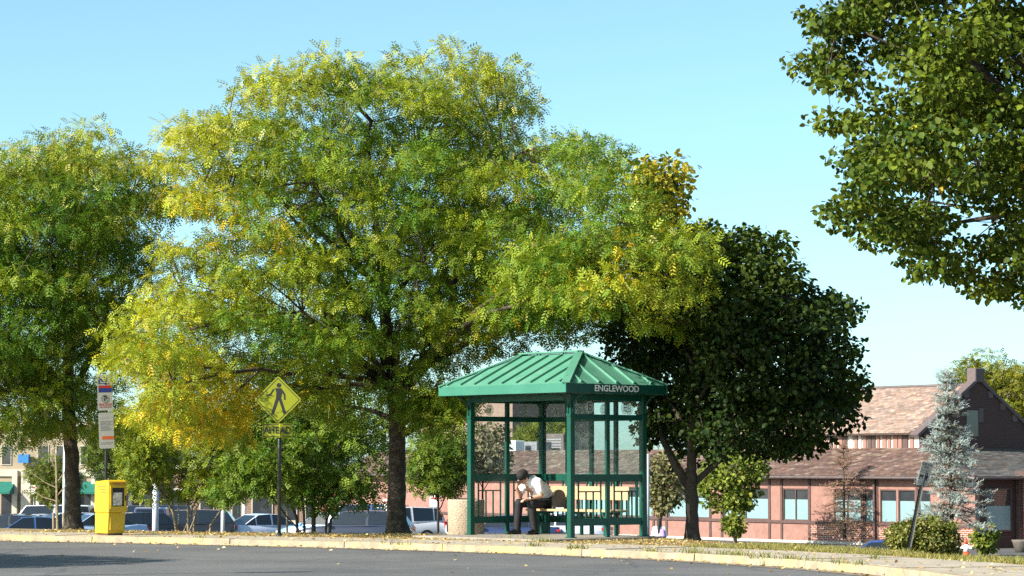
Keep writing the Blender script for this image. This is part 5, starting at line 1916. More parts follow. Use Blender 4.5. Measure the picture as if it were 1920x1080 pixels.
def leaf_cloud(P, rad, per, tmpl, size, colour, seed, squash=.75, droop=.25, out_w=.8, rnd=.6, upmix=.6):
    """leaves through each clump; colour(i, n, rg) gives rows of colour for clump i"""
    rg = np.random.default_rng(seed)
    pp, dd, uu, sz, cc = [], [], [], [], []
    for i, c in enumerate(P):
        r = rad[i]
        n = int(per * (r / np.mean(rad)) ** 2)
        d = unit_rows(rg.normal(0, 1, (n, 3)))
        t = rg.random(n) ** (1 / 2.3)
        off_ = d * (r * t)[:, None] * np.array([1.12, 1.12, squash])
        pp.append(c + off_)
        dd.append(d * out_w + rg.normal(0, rnd, (n, 3)) + np.array([0, 0, -droop]))
        uu.append(np.array([0, 0, 1.0]) * upmix + rg.normal(0, .5, (n, 3)) + d * .35)
        sz.append(size * rg.uniform(.7, 1.25, n))
        cc.append(colour(i, n, rg))
    return scatter(tmpl, np.concatenate(pp), np.concatenate(dd), np.concatenate(uu), np.concatenate(sz), np.concatenate(cc))

def mixcol(a, b, t):
    return np.array(a)[None, :] * (1 - t[:, None]) + np.array(b)[None, :] * t[:, None]

def jitter(c, rg, k=.22):
    return np.clip(c * rg.uniform(1 - k, 1 + k, (len(c), 1)) * rg.uniform(.93, 1.07, (len(c), 3)), 0, 1)

def finish_tree(root, tv, crown_chunks, bark, leafm, base, crown_name='crown'):
    tv.build('trunk', bark, root, smooth=True, origin=base)
    v, f, c = merge(crown_chunks)
    me = fast_mesh('crown', v - np.array([base[0], base[1], base[2]]), f, c)
    o = link_mesh(crown_name, me, leafm, root)
    return o

def trunk_tube(mb, pts, radii, flare=True):
    p = [Vector(q) for q in pts]
    pts2, rad2 = [], []
    n = 5
    for i in range(len(p) - 1):
        for k in range(n):
            t = k / n
            q = p[i].lerp(p[i + 1], t)
            j = random.uniform(-.012, .012)
            pts2.append(q + Vector((j, j * .6, 0)))
            rad2.append((radii[i] + (radii[i + 1] - radii[i]) * t) * random.uniform(.96, 1.05))
    pts2.append(p[-1]); rad2.append(radii[-1])
    if flare:
        rad2[0] *= 1.45; rad2[1] *= 1.12
    mb.tube(pts2, rad2, 14)

# ------------------------------------------------------------------ main feathery tree
Y1 = 50.0
base = at(745, 1000, Y1); base.z = float(ground_z(base.x, Y1)) - .03
def lobe1(x, y):
    # limbs that reach towards the road: one over the corner on the right, one low over the signs on the left
    line = float(np.interp(x, [1040, 1060, 1100, 1190, 1260, 1340], [420, 490, 530, 600, 635, 650]))
    line += 30 * math.sin(x / 19.0) + 18 * math.sin(x / 7.3 + 1)
    s_ = 0.0
    if x > 980 and y < line:
        s_ -= 5.8 * float(smooth((x - 980) / 180.0) * (.35 + .65 * smooth((y - 240) / 110.0)))
    if x < 470 and y > 620:
        s_ -= 3.3 * float(smooth((470 - x) / 110.0) * smooth((y - 620) / 70.0))
    return s_
T1 = thing('feathery_tree', 'large feathery tree with yellow-green leaves filling the middle of the picture', 'tree', base)
poly1 = [(470, 115), (520, 95), (560, 120), (600, 110), (650, 92), (690, 108), (730, 88), (790, 98), (850, 78), (890, 105), (930, 100), (965, 135), (1005, 150), (1000, 190), (1015, 215), (1000, 255),
         (975, 275), (1010, 265), (1055, 245), (1105, 240), (1135, 265), (1170, 290), (1205, 335), (1225, 385), (1270, 415), (1310, 425), (1340, 455), (1335, 520), (1310, 570), (1300, 610), (1250, 645), (1205, 630), (1150, 640),
         (1080, 640), (1010, 650), (960, 672), (900, 690), (850, 700), (820, 735), (845, 780), (800, 770), (770, 800), (720, 790), (690, 830), (640, 800), (600, 830), (560, 790), (520, 800), (470, 790), (430, 845), (380, 850), (340, 835),
         (290, 815), (250, 790), (225, 740), (190, 705), (200, 650), (235, 600), (265, 520), (300, 470), (310, 420), (335, 375), (320, 320), (305, 245), (350, 235), (400, 205), (430, 165)]
holes1 = [(522, 752, 46), (612, 440, 24), (690, 312, 22), (745, 585, 30), (830, 405, 22), (760, 660, 22), (905, 330, 18), (800, 735, 26), (470, 640, 22), (640, 250, 16), (560, 560, 16), (880, 520, 16), (540, 300, 14), (450, 330, 12), (780, 200, 14), (860, 250, 16), (660, 520, 16), (980, 420, 18), (1040, 360, 12), (700, 180, 10), (480, 480, 14), (930, 470, 14)]
P1, X1 = clumps(poly1, Y1, 3.0, 400, .64, 2.6, holes1, 3, .12, .55, lobe1)
for k in range(40):      # leaves along the limb that reaches over the corner
    t_ = (k + .5) / 40
    px_, py_ = 930 + 170 * t_ + random.uniform(-40, 40), 590 - 110 * t_ + random.uniform(-50, 50)
    c = at(px_, py_, Y1 - 1.0 - 5.0 * t_ + random.uniform(-1.0, .4))
    P1 = np.concatenate([P1, [[c.x, c.y, c.z]]]); X1 = np.concatenate([X1, [[px_, py_, 0, 1.0]]])
for k in range(16):      # and round the low limb beside the shelter
    px_, py_ = random.uniform(775, 868), random.uniform(725, 800)
    c = at(px_, py_, Y1 - .6 + random.uniform(-.8, .6))
    P1 = np.concatenate([P1, [[c.x, c.y, c.z]]]); X1 = np.concatenate([X1, [[px_, py_, 0, .35]]])
rg1 = np.random.default_rng(5)
rad1 = rg1.uniform(.34, .78, len(P1)) * np.clip(.55 + X1[:, 3] / 1.2, .6, 1.0)
green, lime, gold, straw = (.08, .17, .016), (.41, .42, .03), (.56, .41, .02), (.46, .45, .12)
def gold_amount(px_, py_):
    g = math.exp(-(((px_ - 380) / 120) ** 2 + ((py_ - 790) / 95) ** 2)) * .5
    g += math.exp(-(((px_ - 420) / 50) ** 2 + ((py_ - 440) / 60) ** 2)) * .5
    g += math.exp(-(((px_ - 560) / 60) ** 2 + ((py_ - 430) / 50) ** 2)) * .2
    g += math.exp(-(((px_ - 930) / 70) ** 2 + ((py_ - 640) / 50) ** 2)) * .35
    g += math.exp(-(((px_ - 1150) / 60) ** 2 + ((py_ - 520) / 50) ** 2)) * .2
    return g
cl1 = rg1.random(len(P1))
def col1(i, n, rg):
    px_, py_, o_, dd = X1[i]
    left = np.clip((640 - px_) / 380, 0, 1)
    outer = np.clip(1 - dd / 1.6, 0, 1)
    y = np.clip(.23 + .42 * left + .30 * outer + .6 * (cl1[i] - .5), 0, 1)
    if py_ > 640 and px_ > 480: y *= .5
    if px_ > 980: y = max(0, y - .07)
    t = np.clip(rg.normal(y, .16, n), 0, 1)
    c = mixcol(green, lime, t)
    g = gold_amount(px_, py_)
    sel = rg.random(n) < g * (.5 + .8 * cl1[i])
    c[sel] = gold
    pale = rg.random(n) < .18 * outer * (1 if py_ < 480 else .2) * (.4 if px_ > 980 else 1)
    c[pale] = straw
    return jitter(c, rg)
mb = MB()
fork = at(742, 690, Y1)
tr_pts = [base, at(743, 930, Y1), at(745, 850, Y1), at(744, 780, Y1), at(738, 700, Y1), at(722, 600, Y1), at(715, 500, Y1), at(700, 380, Y1), at(690, 260, Y1)]
trunk_tube(mb, tr_pts, [.205, .175, .165, .16, .135, .105, .085, .06, .03])
for pts, rr in (([at(752, 815, Y1), at(790, 795, Y1 - .3), at(830, 790, Y1 - .5), at(868, 750, Y1 - .6)], [.085, .07, .055, .03]),
                ([at(745, 745, Y1), at(785, 700, Y1), at(825, 640, Y1 + .2), at(850, 560, Y1 + .3), at(855, 500, Y1 + .3), at(880, 420, Y1 + .3)], [.12, .10, .085, .07, .055, .03]),
                ([at(850, 545, Y1 + .3), at(820, 490, Y1), at(800, 420, Y1 - .2)], [.06, .045, .02]),
                ([at(738, 700, Y1), at(690, 600, Y1 - .5), at(620, 490, Y1 - .9), at(585, 450, Y1 - 1.1), at(540, 400, Y1 - 1.3)], [.10, .085, .065, .05, .025]),
                ([at(740, 730, Y1), at(660, 680, Y1 - .6), at(560, 620, Y1 - 1.2), at(440, 600, Y1 - 1.6), at(340, 620, Y1 - 1.6)], [.08, .07, .055, .04, .02]),
                ([at(800, 680, Y1), at(880, 610, Y1 + .5), at(980, 570, Y1 + .6), at(1100, 530, Y1 + .5), at(1220, 500, Y1 + .3)], [.09, .075, .06, .045, .02]),
                ([at(745, 790, Y1), at(700, 770, Y1 + .8), at(640, 760, Y1 + 1.2)], [.06, .045, .02])):
    mb.tube([Vector(p) for p in pts], rr, 9)
branches(mb, [tuple(p) for p in tr_pts[3:]], None, P1, 26, 4, .05, .016, .16, .1)
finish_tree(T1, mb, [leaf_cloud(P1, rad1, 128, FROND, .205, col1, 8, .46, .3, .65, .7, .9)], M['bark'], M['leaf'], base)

# ------------------------------------------------------------------ left feathery tree
Y2 = 52.5
base = at(137, 990, Y2); base.z = float(ground_z(base.x, Y2)) - .03
T2 = thing('feathery_tree', 'feathery green tree at the left edge with a mottled straight trunk', 'tree', base)
poly2 = [(-190, 420), (-150, 330), (-70, 290), (0, 285), (30, 260), (55, 275), (100, 238), (140, 250), (185, 232), (215, 262), (255, 285), (285, 292), (320, 320), (340, 380), (315, 430), (325, 470), (285, 505), (290, 560), (250, 600), (255, 660),
         (215, 690), (205, 760), (215, 830), (180, 850), (150, 800), (110, 815), (70, 850), (20, 835), (-30, 850), (-120, 820), (-200, 700), (-220, 560)]
holes2 = [(275, 540, 24), (228, 610, 22), (180, 520, 13), (170, 640, 14), (60, 500, 16), (150, 470, 16), (215, 345, 14), (100, 420, 12), (30, 600, 12), (250, 480, 14), (80, 330, 10)]
P2, X2 = clumps(poly2, Y2, 3.2, 270, .62, 2.4, holes2, 13, .12, .55)
rg2 = np.random.default_rng(6)
rad2_ = rg2.uniform(.34, .78, len(P2)) * np.clip(.55 + X2[:, 3] / 1.2, .6, 1.0)
cl2 = rg2.random(len(P2))
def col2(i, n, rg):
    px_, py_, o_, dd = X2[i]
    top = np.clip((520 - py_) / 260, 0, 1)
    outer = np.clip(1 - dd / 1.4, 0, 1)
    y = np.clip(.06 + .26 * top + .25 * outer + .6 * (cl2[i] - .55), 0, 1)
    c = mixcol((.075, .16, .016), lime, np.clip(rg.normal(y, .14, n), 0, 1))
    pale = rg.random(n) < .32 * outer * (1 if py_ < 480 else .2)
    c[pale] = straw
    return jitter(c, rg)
mb = MB()
tr2 = [base, at(137, 940, Y2), at(135, 860, Y2), at(130, 800, Y2), at(125, 720, Y2), at(135, 620, Y2), at(150, 500, Y2), at(150, 400, Y2), at(145, 310, Y2)]
trunk_tube(mb, tr2, [.175, .155, .145, .14, .115, .09, .07, .05, .025])
for pts, rr in (([at(130, 750, Y2), at(155, 700, Y2 - .2), at(190, 620, Y2 - .3), at(215, 540, Y2 - .3)], [.08, .07, .05, .025]),
                ([at(126, 730, Y2), at(80, 680, Y2), at(30, 650, Y2 - .2), at(-30, 600, Y2)], [.08, .065, .05, .025])):
    mb.tube([Vector(p) for p in pts], rr, 9)
branches(mb, [tuple(p) for p in tr2[3:]], None, P2, 18, 5, .05, .016, .16, .1)
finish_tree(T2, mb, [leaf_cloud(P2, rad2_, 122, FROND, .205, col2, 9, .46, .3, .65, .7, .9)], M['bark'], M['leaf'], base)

# ------------------------------------------------------------------ dark broad-leaved tree right of the shelter
Y3 = 45.6
base = at(1298, 1015, Y3); base.z = float(ground_z(base.x, Y3)) - .03
T3 = thing('broadleaf_tree', 'dark dense broad-leaved tree with forked black trunk right of the shelter', 'tree', base)
poly3 = [(1195, 300), (1225, 290), (1250, 285), (1290, 318), (1285, 370), (1300, 410), (1340, 430), (1350, 400), (1385, 392), (1400, 425), (1450, 430), (1470, 465), (1500, 490), (1520, 540), (1560, 545), (1602, 565), (1598, 620), (1610, 680), (1622, 700), (1622, 760), (1595, 800),
         (1560, 830), (1500, 850), (1450, 868), (1390, 850), (1340, 865), (1290, 855), (1240, 850), (1205, 830), (1185, 760), (1150, 700), (1140, 600), (1160, 500), (1170, 400)]
P3, X3 = clumps(poly3, Y3, 2.2, 260, .42, 1.7, [(1440, 770, 10)], 23, .1, .6, lambda x, y: 2.4 * float(smooth((1330 - x) / 60.0)) if y > 600 else 0.0)
rg3 = np.random.default_rng(7)
rad3 = rg3.uniform(.24, .56, len(P3)) * np.clip(.55 + X3[:, 3] / .8, .6, 1.0)
cl3 = rg3.random(len(P3))
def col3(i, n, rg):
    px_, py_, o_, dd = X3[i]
    y = np.clip(.12 + .25 * (cl3[i] - .4) + .45 * np.clip((640 - py_) / 150, 0, 1), 0, 1)  # shade put into the leaf colour low down, sunlight towards the crown's top
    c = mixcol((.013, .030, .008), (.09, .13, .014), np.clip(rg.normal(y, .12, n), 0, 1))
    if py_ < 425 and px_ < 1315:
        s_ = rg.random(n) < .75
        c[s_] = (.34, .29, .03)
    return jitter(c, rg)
mb = MB()
tr3 = [base, at(1298, 960, Y3), at(1296, 905, Y3), at(1296, 870, Y3), at(1300, 780, Y3), at(1320, 650, Y3), at(1340, 520, Y3)]
trunk_tube(mb, tr3, [.135, .112, .115, .09, .07, .05, .025])
for pts, rr in (([at(1293, 915, Y3), at(1265, 870, Y3), at(1244, 825, Y3 + .3), at(1235, 770, Y3 + 1.5)], [.085, .075, .06, .03]),
                ([at(1303, 905, Y3), at(1330, 880, Y3), at(1370, 840, Y3), at(1430, 780, Y3), at(1500, 700, Y3)], [.06, .055, .045, .04, .02])):
    mb.tube([Vector(p) for p in pts], rr, 9)
branches(mb, [tuple(p) for p in tr3[3:]], None, P3, 14, 6, .035, .012, .10, .1)
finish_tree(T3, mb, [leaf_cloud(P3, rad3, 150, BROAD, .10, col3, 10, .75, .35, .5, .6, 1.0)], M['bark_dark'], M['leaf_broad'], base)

# ------------------------------------------------------------------ near tree hanging in from the right
Y4 = 26.0
base = V((8.6, 26.5, -0.05))
T4 = thing('broadleaf_tree', 'glossy green broad-leaved branches hanging in from the top right corner', 'tree', base)
poly4 = [(1500, -80), (1512, 0), (1530, 70), (1512, 120), (1530, 180), (1548, 235), (1580, 285), (1590, 325), (1535, 330), (1530, 350), (1565, 380), (1560, 400), (1600, 430), (1640, 445), (1660, 480), (1700, 480), (1725, 525), (1780, 535), (1830, 505), (1845, 455), (1865, 475),
         (1855, 545), (1900, 558), (1960, 575), (2200, 600), (2500, 560), (2650, 300), (2600, -100), (2350, -380), (1950, -430), (1620, -300)]
P4, X4 = clumps(poly4, Y4, 2.2, 600, .30, 1.1, [(1770, 25, 18), (1700, 20, 14), (1790, 360, 12), (1840, 330, 14), (1850, 430, 30), (1640, 250, 10), (1700, 410, 14), (1740, 240, 10), (1890, 300, 14), (1860, 130, 14)], 33, .04, .55)
rg4 = np.random.default_rng(8)
rad4 = rg4.uniform(.18, .42, len(P4)) * np.clip(.5 + X4[:, 3] / .5, .55, 1.0)
cl4 = rg4.random(len(P4))
def col4(i, n, rg):
    c = mixcol((.026, .056, .008), (.16, .20, .018), np.clip(rg.normal(.4 + .4 * (cl4[i] - .5), .2, n), 0, 1))
    s_ = rg.random(n) < .002
    c[s_] = (.5, .38, .03)
    return jitter(c, rg)
mb = MB()
tr4 = [base, base + V((.02, 0, 1.4)), base + V((-.05, -.1, 2.6)), base + V((-.1, -.2, 4.2)), base + V((-.3, -.3, 5.2)), base + V((-.5, -.4, 6.4))]
trunk_tube(mb, tr4, [.24, .2, .18, .14, .09, .03])
for pts, rr in (([base + V((-.05, -.1, 2.8)), at(2060, 330, Y4), at(1900, 190, Y4), at(1830, 120, Y4), at(1780, 80, Y4), at(1700, 30, Y4)], [.1, .07, .05, .035, .028, .016]),
                ([base + V((-.05, -.1, 3.2)), at(2050, 420, Y4 + .4), at(1900, 400, Y4 + .4), at(1780, 420, Y4 + .4)], [.08, .05, .035, .015])):
    mb.tube([Vector(p) for p in pts], rr, 8)
branches(mb, [tuple(p) for p in tr4[2:]], None, P4, 30, 7, .028, .006, .14, .0)
finish_tree(T4, mb, [leaf_cloud(P4, rad4, 190, BROAD, .068, col4, 11, .55, .4, .5, .6, .7)], M['bark'], M['leaf_broad'], base)

# ------------------------------------------------------------------ shrubs and small trees
def bush(name, label, cat, poly, Y, hd, n, spacing, r, per, size, c1, c2, tmpl, seed, stems=(), bark='bark_pale', leafm='leaf', zb=None, bx=None, k=6, third=None, edge=None, lean=None, mixv=.45, holes=()):
    P, X = clumps(poly, Y, hd, n, spacing, edge or hd, holes, seed, .04, .6)
    rg = np.random.default_rng(seed)
    rad = rg.uniform(.7, 1.2, len(P)) * r
    cx = bx if bx is not None else np.mean([p[0] for p in poly])
    X0 = (cx - 960) / F * Y
    z0 = zb if zb is not None else float(ground_z(X0, Y))
    base = V((X0, Y, z0))
    t = thing(name, label, cat, base)
    cl = rg.random(len(P))
    def col(i, n_, rg_):
        c = mixcol(c1, c2, np.clip(rg_.normal(mixv + .5 * (cl[i] - .5), .2, n_), 0, 1))
        if third is not None:
            s_ = rg_.random(n_) < third[1]
            c[s_] = third[0]
        return jitter(c, rg_)
    mb = MB()
    hh = max(P[:, 2]) - z0
    if not stems:
        stems = [([base, base + V((0, 0, hh * .5)), base + V((0, 0, hh * .85))], [.05, .035, .01])]
    for pts, rr in stems:
        mb.tube([Vector(p) for p in pts], rr, 8)
    main = stems[0][0]
    branches(mb, [tuple(p) for p in main], None, P, k, seed, r * .06, r * .025, r * .2, .1)
    finish_tree(t, mb, [leaf_cloud(P, rad, per, tmpl, size, col, seed + 1, .8, .3, .7, .6, .7)], M[bark], M[leafm], base)
    return t

def stem(x0, y0, pts, Y, r):
    q = [at(x0, y0, Y)] + [at(a, b, Y) for a, b in pts]
    return (q, list(np.linspace(r, r * .35, len(q))))

Ya = 70.0
bush('multi_stem_shrub', 'yellow-green shrub with leaning pale stems right of the yellow newspaper box', 'shrub',
     [(215, 770), (300, 755), (380, 770), (440, 800), (470, 880), (450, 920), (400, 945), (350, 940), (300, 900), (275, 950), (250, 930), (225, 880)], Ya, 1.2, 75, .30, .34, 62, .20, (.10, .16, .016), (.30, .32, .03), FROND_S, 41,
     [stem(350, 1110, [(325, 960), (295, 910), (265, 870), (235, 830)], Ya, .05), stem(352, 1110, [(353, 960), (348, 900), (345, 840)], Ya, .045), stem(362, 1110, [(364, 960), (380, 930), (400, 890)], Ya, .04),
      stem(380, 1110, [(395, 985), (412, 960), (440, 920)], Ya, .045)], bx=352)
bush('understorey_tree', 'dark slim-trunked young tree left of the main trunk, spreading low', 'tree',
     [(430, 760), (500, 725), (600, 720), (680, 750), (735, 790), (740, 860), (710, 890), (720, 925), (690, 945), (650, 930), (610, 955), (590, 940), (560, 940), (520, 930), (470, 925), (430, 945), (405, 925), (440, 850)], 68.0, 1.7, 120, .34, .38, 60, .22, (.065, .14, .018), (.20, .26, .03), FROND_S, 42,
     [stem(588, 1110, [(588, 940), (590, 860), (600, 780)], 68.0, .075), stem(610, 1110, [(620, 975), (645, 945), (690, 900)], 68.0, .05), stem(604, 1110, [(612, 975), (630, 940), (660, 905)], 68.0, .04),
      stem(565, 1110, [(556, 970), (540, 930), (520, 890)], 68.0, .05), stem(573, 1110, [(570, 960), (560, 900)], 68.0, .05)], bark='bark_dark', bx=588, holes=[(680, 870, 26), (640, 860, 20), (500, 985, 30)])
bush('understorey_tree', 'rounded green young tree between the main trunk and the shelter', 'tree',
     [(775, 800), (830, 790), (870, 810), (880, 860), (870, 910), (840, 935), (800, 915), (770, 905), (760, 850)], 74.0, 1.3, 45, .28, .34, 62, .2, (.06, .13, .016), (.20, .25, .03), FROND_S, 43, bark='bark_dark', bx=822)
bush('bare_shrub', 'brownish sparse shrub seen through the left end pane of the shelter', 'shrub',
     [(890, 810), (915, 795), (935, 800), (950, 830), (952, 870), (945, 892), (900, 892), (868, 900), (862, 860)], 74.0, .9, 50, .22, .27, 50, .11, (.10, .10, .045), (.32, .27, .18), BROAD, 44, leafm='leaf_broad', bx=905, bark='bark_dark')
bush('small_tree', 'small speckled tree behind the right end of the shelter', 'tree',
     [(1218, 865), (1240, 850), (1270, 860), (1285, 890), (1283, 930), (1268, 955), (1235, 960), (1218, 935), (1212, 900)], 98.0, 1.0, 45, .28, .34, 48, .16, (.05, .065, .02), (.30, .26, .13), BROAD, 45, leafm='leaf_broad', bx=1238, bark='bark_dark')
bush('small_tree', 'young light green tree in front of the pink wall, casting a leafy shadow', 'tree',
     [(1325, 870), (1360, 845), (1400, 840), (1432, 865), (1430, 905), (1425, 935), (1390, 955), (1350, 960), (1318, 935), (1312, 900)], 107.0, 1.1, 60, .3, .36, 60, .17, (.08, .13, .02), (.24, .26, .04), BROAD, 46, leafm='leaf_broad', bx=1378,
     stems=[stem(1380, 1018, [(1380, 960), (1379, 870)], 107.0, .05), stem(1379, 985, [(1365, 960), (1350, 935)], 107.0, .04), stem(1380, 985, [(1400, 950), (1425, 930)], 107.0, .035)], bark='bark_dark')
bush('small_shrub', 'small sapling clump at the foot of the young tree by the pink wall', 'shrub',
     [(1355, 975), (1385, 965), (1395, 985), (1390, 1000), (1362, 1000)], 106.0, .4, 12, .2, .25, 45, .16, (.10, .14, .02), (.24, .26, .04), BROAD, 47, leafm='leaf_broad', bx=1375)
Yb = 38.6
bush('round_bush', 'round dense green bush behind the leaning dog sign', 'shrub',
     [(1664, 1030), (1664, 1000), (1680, 980), (1705, 972), (1740, 966), (1770, 972), (1792, 990), (1800, 1020), (1795, 1046), (1760, 1052), (1700, 1048)], Yb, .42, 130, .075, .10, 75, .045, (.06, .09, .014), (.22, .22, .05), BROAD, 48, leafm='leaf_broad', zb=-.28, bx=1735, bark='bark_pale', edge=.4, third=((.34, .30, .14), .12), mixv=.5)
bush('small_shrub', 'small upright green shrub between the cone and the dark porch', 'shrub',
     [(1828, 1000), (1845, 985), (1862, 990), (1868, 1010), (1858, 1030), (1838, 1035), (1828, 1020)], 95.0, .4, 28, .18, .22, 50, .14, (.06, .10, .016), (.2, .22, .03), BROAD, 49, leafm='leaf_broad', bx=1848)
bush('distant_tree', 'yellow-green tree rising behind the slate roof at the right edge', 'tree',
     [(1790, 720), (1800, 690), (1830, 675), (1850, 668), (1880, 680), (1910, 690), (1960, 700), (1990, 760), (1980, 830), (1930, 840), (1880, 800), (1830, 780)], 135.0, 2.5, 90, .65, .8, 90, .30, (.10, .13, .015), (.30, .28, .03), FROND_S, 50, bx=1890, edge=2.5)
bush('distant_tree', 'small green treetop above the flat roof seen through the shelter', 'tree',
     [(972, 830), (985, 800), (1005, 795), (1030, 805), (1062, 800), (1062, 825), (1010, 832)], 142.0, 1.2, 26, .5, .6, 70, .3, (.08, .12, .015), (.24, .26, .04), FROND_S, 51, bx=1000)
bush('distant_tree', 'hazy green tree in front of the pale shop row left of the big left trunk', 'tree',
     [(60, 880), (90, 860), (130, 865), (145, 900), (140, 930), (110, 945), (75, 930)], 125.0, 1.2, 40, .4, .5, 60, .25, (.06, .10, .015), (.2, .22, .04), FROND_S, 52, bx=108)
bush('distant_tree', 'dark green treetop behind the bus stop sign', 'tree',
     [(170, 800), (215, 780), (260, 800), (300, 830), (300, 880), (270, 920), (225, 900), (180, 880)], 96.0, 1.6, 70, .42, .5, 60, .25, (.04, .08, .012), (.14, .17, .03), FROND_S, 53, bx=235)
bush('distant_tree', 'dark green tree mass behind the pedestrian sign pole', 'tree',
     [(400, 810), (470, 790), (560, 780), (640, 800), (660, 850), (640, 900), (560, 930), (480, 925), (420, 900)], 88.0, 1.8, 90, .45, .55, 60, .26, (.05, .11, .014), (.16, .21, .03), FROND_S, 54, bx=540)

# young bare staked tree on the left
sy = 58.0
sb = thing('bare_sapling', 'thin bare sapling between two stakes left of the big left trunk', 'tree', V(((108 - 960) / F * sy, sy, -1.1)))
o_ = sb.location
mb = MB()
q = [at(108, 1010, sy), at(107, 960, sy), at(106, 880, sy), at(104, 850, sy)]
mb.tube([p - o_ for p in q], [.035, .03, .025, .012], 8)
for pts in ([(107, 915), (85, 905), (57, 885)], [(107, 940), (80, 932), (55, 915)], [(106, 905), (118, 890), (125, 878)], [(107, 930), (120, 915), (128, 905)], [(106, 880), (100, 870), (96, 862)]):
    mb.tube([at(a, b, sy) - o_ for a, b in pts], [.018, .013, .006], 6)
mb.build('trunk', M['bark_pale'], sb)
for x in (100.5, 119.5):
    MB().tube([at(x, 1015, sy) - o_, at(x, 962, sy) - o_], .03, 8).build('stake', M['bark_pale'], sb)

# ------------------------------------------------------------------ conifers by the building
def conifer(name, label, x, y_base, y_top, Y, spread, levels, per, c1, c2, seed, needles, dead=False, zb=None, lean=0.0, droop=.25):
    rg = np.random.default_rng(seed)
    bt, tp = at(x, y_base, Y), at(x + lean, y_top, Y)
    z0 = bt.z if zb is None else zb
    base = V((bt.x, Y, z0))
    t = thing(name, label, 'tree', base)
    mb = MB()
    mb.tube([base, base.lerp(V((tp.x, Y, tp.z)), .5), V((tp.x, Y, tp.z))], [.075, .05, .01], 9)
    pp, dd, uu, ss_, cc = [], [], [], [], []
    H = tp.z - z0
    for i in range(levels):
        f = (i + rg.random()) / levels
        z = bt.z + .12 + (tp.z - bt.z - .1) * f
        cx = base.x + (tp.x - base.x) * ((z - z0) / H)
        for b in range(per):
            if rg.random() < .22: continue
            a = rg.random() * 2 * math.pi
            ln_ = spread * (1 - f) ** .8 * rg.uniform(.3, 1.25) + .1
            d = np.array([math.cos(a), math.sin(a), rg.normal(.05 if f < .7 else .5, .16)])
            p0 = np.array([cx, Y, z])
            path = [p0 + d * ln_ * q + np.array([0, 0, -droop * ln_ * q * q + .18 * ln_ * max(q - .6, 0)]) for q in (0, .3, .6, 1.0)]
            mb.tube([Vector(p) for p in path], [.018, .013, .009, .004], 5, caps=False)
            n = int(needles * ln_ / spread) + 3
            for k in range(n):
                q = rg.random() ** .7 * .9 + .1
                j = min(int(q * 3), 2)
                fq = q * 3 - j
                p = path[j] * (1 - fq) + path[j + 1] * fq
                sd = np.array([-d[1], d[0], 0]) * rg.normal(0, .8) + d * .8 + np.array([0, 0, rg.normal(.1, .35)])
                pp.append(p + rg.normal(0, .03, 3)); dd.append(sd); uu.append(rg.normal(0, 1, 3) + [0, 0, 1]); ss_.append(rg.uniform(.12, .24) * (.8 if dead else 1))
                cc.append(np.array(c1) * (1 - q) + np.array(c2) * q if rg.random() > .12 else np.array((.20, .13, .07)))
    cc = jitter(np.array(cc), rg, .3)
    finish_tree(t, mb, [scatter(BRUSH, np.array(pp), np.array(dd), np.array(uu), np.array(ss_), cc)], M['bark'], M['needle'], base)
conifer('blue_spruce', 'silvery blue spruce with ragged outline in front of the gabled roof', 1788, 992, 700, 72.0, 1.15, 32, 9, (.11, .13, .09), (.38, .44, .42), 61, 26, zb=-1.7, lean=-14)
conifer('dead_conifer', 'dead brown conifer with bare twigs in front of the brick base', 1583, 1010, 832, 107.5, 1.35, 22, 9, (.20, .12, .075), (.36, .22, .15), 62, 20, dead=True, lean=-2)

# ------------------------------------------------------------------ verge grass, weeds and fallen leaves
def grass(name, label, pts, hmin, hmax, seed, c1, c2):
    rg = np.random.default_rng(seed)
    n = len(pts)
    h = rg.uniform(hmin, hmax, n)
    a = rg.random(n) * 2 * math.pi
    d = np.stack([np.cos(a), np.sin(a), np.zeros(n)], 1)
    w_ = rg.uniform(.004, .009, n)[:, None]
    lean_ = rg.normal(0, .5, (n, 2))
    tip = pts + np.stack([lean_[:, 0] * h, lean_[:, 1] * h, h], 1)
    mid = pts * .5 + tip * .5 + np.stack([-lean_[:, 0] * h * .15, -lean_[:, 1] * h * .15, h * .08], 1)
    v = np.stack([pts - d * w_, pts + d * w_, mid + d * w_ * .7, tip, mid - d * w_ * .7], 1).reshape(-1, 3)
    f = np.arange(n)[:, None] * 5 + np.array([[0, 1, 2, 4]])
    f2 = np.arange(n)[:, None] * 5 + np.array([[4, 2, 3, 3]])
    c = np.repeat(jitter(mixcol(c1, c2, rg.random(n)), rg, .25), 5, 0)
    b = len(v)
    tri = np.arange(n)[:, None] * 5 + np.array([[4, 2, 3]])
    # two quads: lower blade and a tip closed to a point
    tipv = tip + d * .0008
    v2 = np.concatenate([v, tipv])
    f2 = np.concatenate([np.arange(n)[:, None] * 5 + np.array([[4, 2, 3]]), (b + np.arange(n))[:, None]], 1)[:, [0, 1, 3, 2]]
    c2_ = np.concatenate([c, jitter(mixcol(c1, c2, rg.random(n)), rg)])
    o = link_mesh(name, fast_mesh(name, v2, np.concatenate([f, f2]), c2_), M['grass'])
    o['kind'] = 'stuff'
    tag(o, label, 'grass')
    return o

def verge_points(n, s0, s1, d0, d1, seed, patch=None):
    rg = np.random.default_rng(seed)
    out = []
    while len(out) < n:
        s_, d_ = rg.uniform(s0, s1), rg.uniform(d0, d1)
        p = off(s_, d_, -.03)
        if p.y > np.interp(p.x, _bx, _by): continue
        # keep the shelter's pad free
        q = Matrix.Rotation(-SH_RZ, 3, 'Z') @ (p - SH_O)
        if -1.05 < q.x < W + .22 and -.35 < q.y < L + .35: continue
        if patch and patch(s_, d_) < rg.random(): continue
        out.append((p.x, p.y, p.z))
    return np.array(out)

